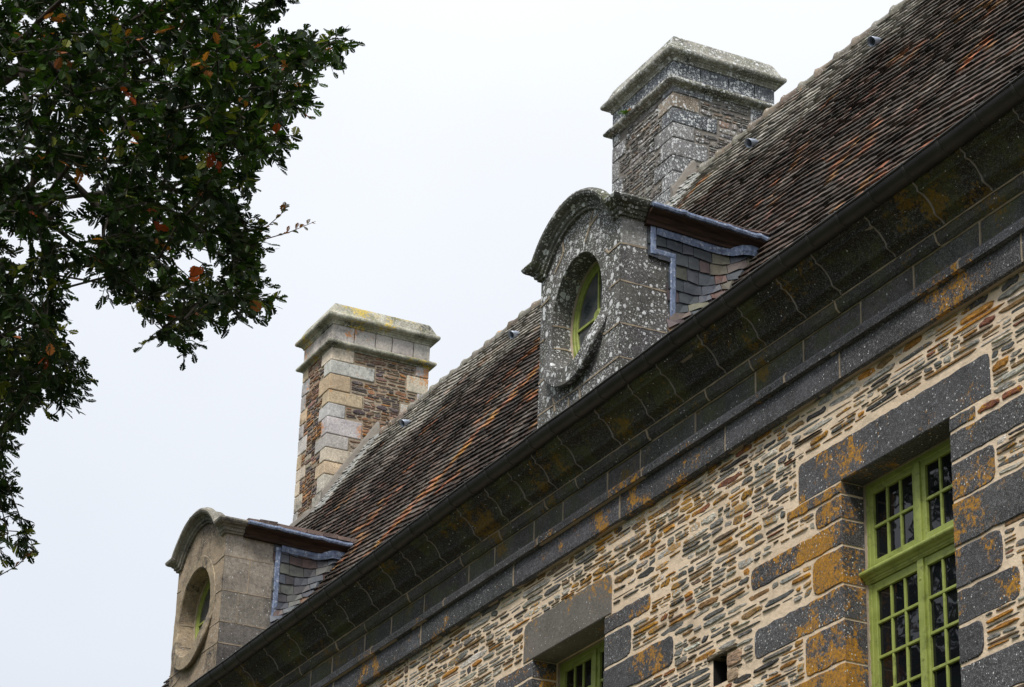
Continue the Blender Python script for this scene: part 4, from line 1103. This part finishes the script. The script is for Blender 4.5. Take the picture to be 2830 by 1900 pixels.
SPR = '''-1293,251,823 -1181,325,882 -978,330,808 -1322,483,983 -1491,367,718 -1078,400,829 -1012,256,648 -1082,350,801 -1300,327,839 -1334,348,841 -1424,314,769 -1411,368,839 -1091,320,807 -1165,236,930 -1206,315,896 -945,243,799 -1317,295,731 -1090,369,755 -1121,355,758 -1351,267,942 -1142,307,677 -1336,434,973 -990,321,662 -1228,358,915 -1337,352,790 -1290,461,931 -1060,312,708 -1336,312,722 -1042,250,631 -975,268,763 -1098,229,893 -1091,345,708 -1135,298,837 -1206,355,864 -1019,322,750 -1398,437,873 -1056,325,679 -1082,283,747 -1111,318,776 -1049,257,708 -1094,344,764 -1249,390,835 -1133,335,772 -995,343,666 -1392,331,894 -1361,432,894 -1343,352,906 -1006,222,741 -1290,346,927 -1208,347,774 -1287,312,977 -1312,252,937 -1298,403,1076 -1410,288,835 -1377,428,897 -996,246,830 -1365,434,885 -1027,354,709 -1063,245,749 -1156,273,586 -1434,330,678 -1130,259,801 -1212,307,941 -1402,298,697 -1072,289,900 -1370,447,907 -1116,279,747 -1371,289,974 -1378,439,929 -974,339,718 -1005,291,741 -1481,325,725 -989,261,740 -1198,346,830 -1137,241,928 -1228,370,863 -1348,335,878 -1181,257,656 -1108,225,744 -1355,468,866 -1320,401,885 -1096,234,804 -1052,224,603 -1120,342,861 -1347,264,798 -1359,453,916 -1096,326,896 -1354,414,886 -1071,276,821 -1078,363,841 -1026,320,741 -1164,287,963 -1302,345,796 -989,284,755 -1320,265,887 -1329,439,965 -1056,266,630 -1072,369,698 -971,287,708 -1221,312,929 -1010,314,737 -1284,426,826 -1121,255,682 -1408,288,839 -1137,383,805 -1226,295,882 -1215,218,924 -1236,263,917 -1429,287,886 -1237,299,715 -1008,195,785 -1161,235,782 -1380,454,902 -1094,255,866 -1176,304,854 -1095,328,817 -1244,258,797 -994,200,708 -957,328,724 -1162,276,771 -1007,327,652 -1239,342,900 -996,199,774 -1322,273,689 -1371,282,974 -1195,300,677 -1311,445,1034 -1416,408,865 -1009,217,677 -1167,404,824 -983,256,722 -1360,398,929 -1084,315,706 -1058,258,836 -1277,428,956 -1227,384,861 -1156,265,844 -1179,233,936 -1158,199,916 -943,338,836 -1246,424,784 -1396,281,880 -1248,405,1025 -1350,467,882 -1140,294,587 -990,309,802 -980,350,766 -1363,321,924 -1298,320,772 -989,340,752 -1074,314,901 -1131,269,774 -1122,213,890 -1461,353,704 -1058,227,872 -1426,301,875 -982,264,811 -1147,326,934 -1191,320,875 -1172,271,753 -1102,337,744 -1130,379,867 -1037,361,684 -1071,254,640 -1096,328,835 -1191,407,872 -1257,406,903 -1088,382,935 -1330,267,964 -1211,301,655 -1053,329,822 -1365,271,776 -1108,320,767 -1201,405,861 -1228,342,1014 -1146,240,600 -1197,308,689 -1368,327,665 -1167,267,794 -1311,253,836 -1044,349,742 -1251,307,912 -1142,387,903 -984,354,743 -1022,315,752 -1318,472,959 -1235,254,742 -1115,320,877 -1006,228,743 -1221,352,923 -1220,421,903 -1102,335,929 -1031,272,854 -1028,208,730 -1242,306,925 -1334,438,897 -1179,337,842 -1083,398,828 -1339,242,1006 -1074,199,851 -977,302,846 -1244,326,726 -1075,327,881 -1241,279,692 -1128,262,865 -1207,295,733 -1094,342,759 -1158,242,627 -1213,355,766 -1238,302,865 -1176,332,870 -1311,245,937 -1100,221,829 -1003,345,791 -974,328,687 -1209,361,848 -1121,341,824 -1389,357,817 -1001,347,775 -1209,270,898 -1117,283,652 -1335,453,886 -1200,230,889 -1351,386,859 -1054,333,669 -960,203,779 -973,275,740 -1294,344,749 -1209,290,788 -1238,279,723 -1158,230,740 -1213,395,866 -1042,249,655 -1133,382,882 -1445,378,807 -1310,285,830 -1267,366,829 -1049,302,883 -1418,345,811 -1075,300,786 -1086,272,814 -1024,324,714 -1015,292,776 -1342,467,866 -1111,325,763 -1268,401,825 -1087,273,724 -1043,266,626 -1126,320,878 -1275,297,631 -1330,491,985 -1046,257,819 -1081,313,777 -1306,310,727 -1104,282,764 -1037,363,724 -1083,341,791 -1232,312,752 -1100,359,871 -1077,216,882 -1138,367,825 -1338,434,1011 -1141,261,711 -1039,337,853 -1106,271,818 -1279,366,804 -1414,439,863 -1144,336,918 -1004,337,754 -1008,346,745 -1201,406,931 -944,307,742 -1389,422,845 -1256,392,828 -1192,297,703 -1297,323,895 -1338,436,911 -1406,276,848 -1460,349,764 -1299,338,762 -972,246,791 -1049,357,783 -1357,329,681 -1430,358,789 -1194,359,910 -989,204,759 -1158,239,721 -1321,407,849 -1307,251,988 -1448,300,711 -1004,331,742 -1110,306,829 -1148,251,852 -1106,357,877 -1156,265,682 -1286,440,962 -1450,362,709 -1105,314,724 -1317,450,933 -976,324,709 -1149,275,782 -1268,369,1057 -1413,470,869 -1127,343,719 -1373,446,900 -1231,243,844 -1042,208,812 -1113,370,851 -1372,383,916 -1093,334,825 -1431,299,810 -1200,368,845 -1161,338,905 -1129,315,872 -1227,301,902 -1153,340,850 -1278,383,809 -1030,235,775 -1144,368,869 -1029,279,790 -1128,269,637 -1067,227,721 -1360,307,643 -1385,291,770 -1262,239,944 -1270,347,942 -1408,356,902 -1243,429,999 -1210,302,667 -1140,270,632 -1177,345,869 -1179,317,707 -1294,450,911 -1093,258,844 -1237,283,643 -1153,289,613 -1258,402,932 -1222,324,704 -1131,363,759 -1227,312,995 -1186,233,875 -1150,315,671 -1510,350,720 -1434,343,702 -1222,248,889 -1300,457,815 -1081,311,836 -1309,264,758 -1250,359,835 -1360,427,890 -1078,284,684 -1216,429,793 -1389,377,936 -1402,304,692 -967,187,806 -1024,215,701 -1130,249,769 -1122,227,821 -1135,348,885 -1126,261,847 -1289,337,847 -1217,401,878 -1009,230,679 -1357,289,864 -1038,212,813 -1036,247,823 -1030,247,656 -946,225,799 -1252,409,905 -1295,403,979 -1076,307,714 -1195,355,756 -1050,260,599 -1072,291,777 -1368,481,862 -1322,295,886 -1052,351,804 -1309,322,753 -1165,257,717 -1219,311,810 -1332,389,952 -1238,251,836 -1013,244,715 -1245,289,981 -1212,235,830 -1021,202,821 -1050,251,798 -1039,202,694 -1307,360,1014 -1306,449,960 -1247,317,706 -1320,293,810 -1096,286,686 -1276,365,947 -1081,237,852 -1312,299,874 -1022,261,688 -1132,269,583 -1322,323,692 -1049,385,803 -1229,363,938 -1000,275,788 -1366,306,821 -1094,383,820 -1177,438,908 -1241,359,1014 -1328,293,980 -1144,270,728 -1250,448,939 -1006,261,807 -1075,194,821 -939,308,761 -1070,236,874 -1145,255,766 -1170,343,907 -1321,284,653 -1292,363,883 -1284,353,875 -1094,358,929 -1240,410,1005 -1113,217,784 -1252,277,650 -1134,400,766 -992,276,809 -1223,316,765 -1423,365,841 -1202,213,911 -952,259,825 -1320,433,832 -1098,332,727 -1158,318,862 -1079,227,550 -999,324,789 -1201,374,886 -1292,423,1076 -1133,246,893 -1319,348,1064 -1068,331,690 -974,245,730 -1283,340,879 -1175,428,905 -1121,236,790 -1362,262,1043 -1266,265,663 -1096,239,713 -1436,326,834 -1157,384,959 -1151,377,811 -1173,416,911 -1109,309,726 -1248,403,783 -960,348,767 -1385,495,874 -1016,337,703 -1115,371,712 -1206,238,864 -1169,408,934 -1171,402,825 -1164,417,967 -1091,238,703 -1359,278,938 -1005,253,770 -1152,253,841 -996,295,787 -1054,302,722 -1259,406,880 -1343,416,900 -998,320,779 -1064,329,857 -1157,340,780 -1072,266,897 -1313,271,880 -1186,307,936 -1010,266,676 -1197,249,927 -1364,349,961 -974,296,777 -1370,349,888 -1172,338,887 -1284,243,828 -1142,298,691 -1218,314,768 -1125,261,616 -1290,425,973 -956,336,716 -1062,306,834 -1447,382,816 -1385,447,934 -1035,294,697 -1065,369,794 -1429,336,744 -1020,209,754 -1219,280,647 -1295,362,752 -1285,321,944 -1299,267,780 -1286,227,983 -1364,451,927 -1104,219,690 -1187,376,966 -1105,246,770 -1247,374,1034 -1313,357,973 -1250,360,910 -1024,198,672 -1010,316,741 -1048,242,704 -1042,207,648 -1326,401,983 -1373,371,964 -1220,429,1011 -1306,464,1043 -1358,385,908 -985,324,707 -1361,339,739 -1214,226,943 -993,227,772 -960,327,757 -1009,358,775 -1185,355,842 -1188,271,798 -1420,372,836 -1000,217,685 -966,320,763 -1300,427,973 -1345,334,974 -1198,270,828 -1039,206,762 -1293,366,966 -1354,368,946 -1021,369,785 -1044,318,874 -1029,323,856 -1278,275,883 -1348,353,929 -1031,293,763 -1273,392,868 -1110,296,666 -1009,195,768 -1147,266,605 -1292,341,754 -1165,312,871 -1323,272,912 -1466,341,772 -1088,241,556 -995,329,852 -954,316,747 -1100,312,764 -1014,351,689 -1491,390,721 -1226,304,750 -1360,379,773 -1239,390,876 -1037,362,688 -1444,297,780 -1221,422,959 -1300,297,755 -1186,411,892 -1185,306,701 -1064,203,749 -1172,299,870 -1167,204,899 -1180,292,723 -1095,315,802 -1099,305,917 -1130,361,812 -1026,247,671 -1017,275,680 -1101,374,749 -1253,230,927 -1349,266,1063 -1253,246,821 -1157,357,910 -1248,359,812 -1263,301,961 -1061,368,799 -1134,229,713 -1488,315,711 -1440,315,738 -1073,251,888 -1073,209,811 -1273,380,975 -994,316,784 -1385,383,774 -1194,463,941 -1007,222,772 -1236,274,943 -1118,231,674 -1194,291,789 -1026,250,795 -1167,329,782 -1386,340,709 -1333,446,1005 -1348,321,940 -984,207,728 -1408,364,858 -1127,276,681 -1285,395,1027 -1044,311,833 -1363,280,1044 -1141,202,916 -1112,293,692 -1140,350,786 -1502,346,697 -1132,277,674 -1093,340,724 -1190,280,842 -1326,298,823 -1148,219,881 -1228,309,859 -1143,265,903 -1073,285,689 -1144,313,901 -1305,346,922 -1165,276,746 -1126,414,884 -1254,355,836 -1092,295,799 -1191,282,939 -1091,279,769 -1110,332,743 -1291,384,929 -1334,439,1017 -1066,200,753 -1364,251,919 -1352,311,808 -1072,342,735 -1140,281,722 -1421,338,802 -1289,413,1063 -1239,296,910 -1242,324,913 -1390,490,889 -1189,303,937 -1068,389,850 -1320,333,886 -1211,255,712 -1000,266,796 -1051,349,791 -1288,302,763 -1025,260,738 -1341,420,968 -1125,264,674 -1358,436,923 -1210,378,774 -1372,304,964 -1338,256,1038 -949,285,809 -1027,252,743 -971,243,759 -1025,355,699 -1154,253,594 -1028,342,675 -1337,326,950 -1029,319,776 -1295,450,1005 -1278,251,915 -1297,419,802 -1019,288,728 -1261,366,840 -1326,392,856 -1036,311,748 -1112,208,769 -1150,268,749 -1007,327,764 -1198,396,1014 -1169,236,679 -1249,291,698 -1134,259,888 -1021,265,675 -1212,271,972 -1420,311,673 -933,327,791 -1352,299,765 -1373,298,827 -1032,362,838 -977,347,784 -1182,231,942 -1418,289,941 -1278,418,792 -1340,360,949 -977,185,798 -1106,417,865 -990,355,799 -973,290,822 -1333,421,809 -1129,248,800 -1200,407,847 -1377,408,945 -1160,411,881 -998,288,698 -1272,391,1028 -1353,361,788 -1337,265,781 -1185,310,966 -1251,313,809 -1041,257,851 -1351,289,943 -1090,380,859 -1387,415,880 -1027,359,714 -1209,419,780 -958,287,822 -1096,278,638 -1429,324,893 -1223,264,962 -1004,298,747 -1034,312,830 -975,300,732 -1371,286,807 -1003,234,819 -1217,332,856 -1401,299,792 -1016,312,759 -1250,237,858 -1117,324,769 -1358,284,833 -975,252,745 -1266,334,965 -1025,300,697 -1206,248,838 -1010,199,697 -1007,247,745 -1049,218,633 -1105,349,787 -1343,253,942 -1036,364,913 -1306,452,996 -1243,267,939 -1026,361,846 -1288,320,968 -1284,427,816 -1209,372,953 -1236,322,951 -1243,391,948 -955,255,798 -1121,242,712 -1217,282,974 -1114,375,832 -1094,392,716 -963,258,758 -1291,313,724 -1247,419,816 -1011,250,698 -1151,368,785 -1338,276,963 -1194,281,714 -1205,320,613 -1240,296,967 -1256,265,852 -1444,323,889 -1198,256,776 -1080,308,884 -1280,388,811 -990,329,864 -1169,399,793 -1324,418,1032 -1260,438,934 -1255,272,764 -1042,284,780 -1312,265,962 -1030,352,815 -1337,307,972 -1318,438,815 -991,310,818 -1046,268,741 -1078,351,812 -1186,237,872 -1297,377,812 -1333,385,891 -1283,258,979 -1241,296,902 -1380,390,863 -1370,269,842 -1451,365,739 -1110,250,752 -1239,299,660 -1082,218,867 -1419,284,859 -1370,331,934 -1239,289,709 -979,278,770 -1238,342,728 -1321,433,907 -1115,244,841 -1100,353,703 -1291,471,994 -1283,269,945 -1123,279,896 -1405,336,937 -1178,418,754 -1212,441,934 -1330,326,728 -1314,262,832 -1087,253,622 -1490,309,746 -1065,255,555 -1109,277,621 -1048,326,880 -1204,248,902 -1311,401,949 -1257,355,841 -1155,312,689 -1462,361,751 -1359,319,1012 -1323,267,997 -1418,290,762 -1195,258,803 -1173,420,1014 -1141,438,893 -1058,256,829 -1353,344,912 -1252,291,770 -1146,365,852 -1329,471,993 -1184,227,848 -1386,260,926 -1343,397,870 -1328,384,932 -1397,352,675 -1235,229,922 -1289,479,994 -1141,361,865 -1069,277,734 -1090,384,911 -1140,227,811 -1248,270,610 -1014,349,854 -1343,331,1022 -1173,242,948 -1160,362,837 -1164,375,729 -1221,412,773 -1132,279,831 -975,375,794 -941,348,761 -1200,285,890 -1207,352,981 -1038,353,732 -1085,344,711 -1335,285,874 -1113,278,772 -1198,285,687 -1325,275,696 -1255,324,793 -1145,269,767 -1358,288,814 -1329,398,942 -1062,324,719 -1327,330,955 -1068,303,725 -1109,250,585 -1076,205,779 -1066,221,574 -1327,285,905 -1147,296,803 -1198,308,862 -1025,214,672 -1350,463,972 -963,271,837 -1187,307,697 -1419,308,661 -1309,422,1012 -1293,326,739 -1185,333,941 -1038,241,656 -1247,389,925 -1160,235,696 -1287,299,741 -987,369,800 -1037,285,805 -988,195,735 -1038,343,721 -1140,281,855 -1271,431,910 -1271,434,1060 -1465,376,803 -1311,400,940 -1119,389,820 -1309,396,869 -1037,309,690 -1074,261,641 -985,266,716 -1365,291,758 -1148,357,775 -1045,274,779 -1364,282,922 -1129,272,717 -1093,258,897 -992,306,806 -951,246,797 -1062,246,803 -1064,278,895 -1157,272,616 -1443,345,775 -1256,323,801 -995,243,709 -939,336,788 -1105,367,865 -1262,436,964 -1161,352,832 -938,330,791 -1231,447,910 -1328,447,891 -960,283,833 -1235,401,848 -1263,444,913 -1075,303,835 -1202,237,725 -1341,406,849 -1111,396,864 -1137,283,875 -1100,265,700 -1363,353,878 -1200,285,593 -1291,336,836 -1063,308,886 -1329,277,996 -942,303,749 -1089,223,679 -1183,353,820 -1230,245,869 -1040,271,616 -1233,408,1028 -1075,375,893 -961,224,787 -1185,296,619 -1333,483,959 -1073,220,648 -1192,347,997 -1487,314,792 -1470,378,722 -1239,394,882 -998,331,808 -1212,413,939 -1336,370,993 -1265,421,1005 -1052,346,740 -1213,344,898 -1102,302,896 -1228,369,799 -1035,358,806 -1270,440,1022 -1108,378,729 -1063,243,876 -1103,196,876 -1106,361,690 -1062,199,773 -1322,332,667 -1249,380,809 -1162,294,858 -979,287,695 -1411,325,859 -1195,310,696 -1079,284,783 -1079,392,852 -1154,389,976 -1129,432,893 -1336,343,908 -1339,308,754 -1294,434,956 -1128,353,958 -1156,357,837 -1024,310,715 -1197,394,901 -1255,472,968 -1271,306,726 -1246,266,651 -1386,331,881 -1094,200,843 -1156,345,949 -1322,263,794 -1084,243,779 -1024,322,817 -1220,288,838 -1121,303,664 -1031,264,646 -1320,451,889 -1224,272,885 -1230,383,923 -1114,389,743 -1132,333,732 -1184,391,872 -1267,422,1013 -1258,258,798 -1453,366,833 -1171,268,829 -1026,299,814 -1361,347,696 -937,268,798 -1262,423,859 -1298,329,961 -1083,243,699 -1171,302,805 -1190,264,636 -1233,277,622 -983,323,808 -1146,267,600 -1002,308,826 -970,299,747 -1084,222,596 -1061,370,726 -1312,384,857 -955,313,726 -1049,236,679 -1110,278,671 -1115,204,821 -942,214,798 -1058,282,745 -1363,335,882 -1328,356,899 -1042,238,821 -1007,219,796 -1296,416,992 -1063,280,659 -1057,261,630 -1046,212,596 -1247,319,899 -1160,410,831 -1009,359,751'''
SPR = [Vector([int(q)/100 for q in s.split(',')]) for s in SPR.split()]
def grow(seed, base, fork, targets, leaves_per, Lr, name, lab, group, simple=False, tr=.32, twig=.0028, spread=.12):
    random.seed(seed)
    root = empty(name, base); tag(root, lab, 'tree', group)
    tk = MB(); b = Vector(base); f = Vector(fork)
    nodes = [(f, -1)]; 
    nt_ = 5
    tp = [b+(f-b)*(i/nt_)+Vector((rnd(-.1, .1), rnd(-.1, .1), 0))*(0 if i in (0, nt_) else 1) for i in range(nt_+1)]
    T = sorted(targets, key=lambda p: (p-f).length)
    pos = [f]; par = [-1]
    for p in T:
        best, bi = 1e9, 0; df = (p-f).length
        arr = np.array([tuple(q) for q in pos]); dd = np.sqrt(((arr-np.array(tuple(p)))**2).sum(1)); rad = np.sqrt(((arr-np.array(tuple(f)))**2).sum(1))
        cost = dd*1.0+rad*.35; cost[rad > df] += 5
        bi = int(np.argmin(cost)); q = pos[bi]; d = (p-q).length
        nseg = max(1, int(d/.35)); prev = bi
        for k in range(1, nseg+1):
            t = k/nseg; r_ = q.lerp(p, t)+Vector((rnd(-1, 1), rnd(-1, 1), rnd(-.3, 1)))*(.05*d*math.sin(math.pi*t) if d < 3 else .04*d*math.sin(math.pi*t))
            pos.append(r_); par.append(prev); prev = len(pos)-1
    cnt = [0]*len(pos)
    tipset = set()
    for i in range(len(pos)-1, 0, -1):
        if cnt[i] == 0: cnt[i] = 1
        cnt[par[i]] += cnt[i]
    r_of = lambda c: twig*(c**.44)
    sc = tr*.8/r_of(cnt[0])
    def rad_(i): return r_of(cnt[i])*(1+(sc-1)*min(1, (cnt[i]/cnt[0])**.5))
    tk.tube(tp, [tr*1.35, tr*1.05, tr, tr*.93, tr*.87, rad_(0)], 14)
    ch_ = {}
    for i in range(1, len(pos)): ch_.setdefault(par[i], []).append(i)
    # chains
    done = set()
    stack = [(0, c) for c in ch_.get(0, [])]
    while stack:
        a, c = stack.pop(); chain = [a, c]
        while ch_.get(chain[-1]):
            kids = sorted(ch_[chain[-1]], key=lambda k: -cnt[k]); 
            for k in kids[1:]: stack.append((chain[-1], k))
            chain.append(kids[0])
        rr = [min(rad_(chain[1]) if j == 0 else rad_(i), .3) for j, i in enumerate(chain)]
        tk.tube([pos[i] for i in chain], rr, 7 if rr[0] > .02 else 4)
    o = tk.build('trunk', M['bark'], None, smooth=True); o.parent = root; o.location = -Vector(base)
    cr = MB()
    tips = [(pos[i], (pos[i]-pos[par[i]]).normalized()) for i in range(1, len(pos)) if i not in ch_ or cnt[i] <= 2]
    for p, d in [(t, (t-f).normalized()) for t in T]:
        for q in range(leaves_per[0]):
            dd = (d*.6+Vector((rnd(-1, 1), rnd(-1, 1), rnd(-1.0, .7)))).normalized(); l = rnd(.6, 1)*spread
            a, e = p, p+dd*l+Vector((0, 0, -.02)); cr_t = [a, a.lerp(e, .5)+Vector((0, 0, .012)), e]
            cr.tube(cr_t, [.0032, .0025, .0016], 3, (.05, .045, .03))
            base_c = leafcol(e)
            for m_ in range(leaves_per[1]):
                t = .25+.75*m_/(leaves_per[1]-1); pt = a.lerp(e, t)
                ld = (dd*(.45+.4*t)+Vector((rnd(-1, 1), rnd(-1, 1), rnd(-.9, .6)))*.9).normalized(); nn = Vector((rnd(-.7, .7), rnd(-.7, .7), 1)).normalized()
                if abs(ld.dot(nn)) > .95: nn = X
                c = jc(base_c, .2) if random.random() < .7 else leafcol(e)
                add_leaf(cr, pt, ld, nn, rnd(*Lr), c, rnd(.05, .5), simple)
    o = cr.build('crown', M['leaf']); o.parent = root; o.location = -Vector(base)
    return root
random.seed(91)
rest = []
cen = Vector((-14.8, .2, 10.2))
while len(rest) < 620:      # the part of the crown beyond the left and top edges of the view
    v = Vector((rnd(-1, 1), rnd(-1, 1), rnd(-1, 1)))
    if v.length > 1 or v.length < .45: continue
    p = cen+Vector((v.x*4.6, v.y*4.2, v.z*3.9))
    az_ = math.degrees(math.atan2(-p.x, p.y)); hd = math.hypot(p.x, p.y); el_ = math.degrees(math.atan2(p.z-1.6, hd))
    if az_ < 78.5 and el_ < 35.5: continue
    rest.append(p)
E_ = [SPR+rest]
grow(92, (-14.6, .6, 0), (-15.2, 1.3, 9.8), SPR+rest[:260], (5, 5), (.046, .072), 'oak_tree', 'dark leafy oak hanging over the upper left, a few leaves turned red', None)
for k, (tx, ty, tz, rx, ry_, rz_) in enumerate(((-30, -7, 13.5, 8.5, 5.5, 10.5), (-44, -5, 14, 8.5, 6, 11), (-16, -15, 10, 8, 5, 7.5), (0, -13, 10, 7, 5, 7.5), (-60, -6, 11, 8, 6, 8))):
    random.seed(93+k); far = []; cen = Vector((tx, ty, tz))
    while len(far) < (560 if k < 2 else 260):
        v = Vector((rnd(-1, 1), rnd(-1, 1), rnd(-1, 1)))
        if v.length > 1 or v.length < .35: continue
        far.append(cen+Vector((v.x*rx, v.y*ry_, v.z*rz_)))
    grow(94+k*2, (tx, ty, 0), (tx, ty, tz-rz_*.75), far, (4, 5), (.30, .48), 'oak_tree', 'tall oak across the lawn from the facade, mirrored darkly in the window panes', 'oaks across the lawn', simple=True, tr=.45, twig=.006, spread=.7)
# bare twigs hanging out of the crown
def bare(path, seed):
    random.seed(seed); mb = MB(); pts = [Vector(p) for p in path]; mb.tube(pts, [.0035, .0025, .0012], 4, (.07, .05, .04))
    for i in range(13):
        t = i/13*2; k = min(1, int(t)); p = pts[k].lerp(pts[k+1], t-k); d = (pts[k+1]-pts[k]).normalized(); dd = (d+Vector((rnd(-1, 1), rnd(-1, 1), rnd(-1, 1)))*.9).normalized()
        add_leaf(mb, p, dd, Z, rnd(.022, .045), jc(random.choice([(.10, .07, .04), (.28, .10, .03), (.08, .09, .03)]), .2), .5)
    return mb
tree = [o for o in bpy.data.objects if o.name == 'oak_tree'][0]
for k, path in enumerate(([(-10.95, 3.90, 7.47), (-10.851, 4.035, 7.514), (-10.778, 4.143, 7.571)], [(-10.92, 3.90, 7.50), (-10.832, 3.975, 7.589), (-10.802, 3.995, 7.63)], [(-11.95, 3.0, 5.80), (-11.867, 3.125, 5.891), (-11.831, 3.174, 5.953)])):
    o = bare(path, 100+k).build('twig', M['leaf']); o.parent = tree; o.location = -Vector(tree.location)
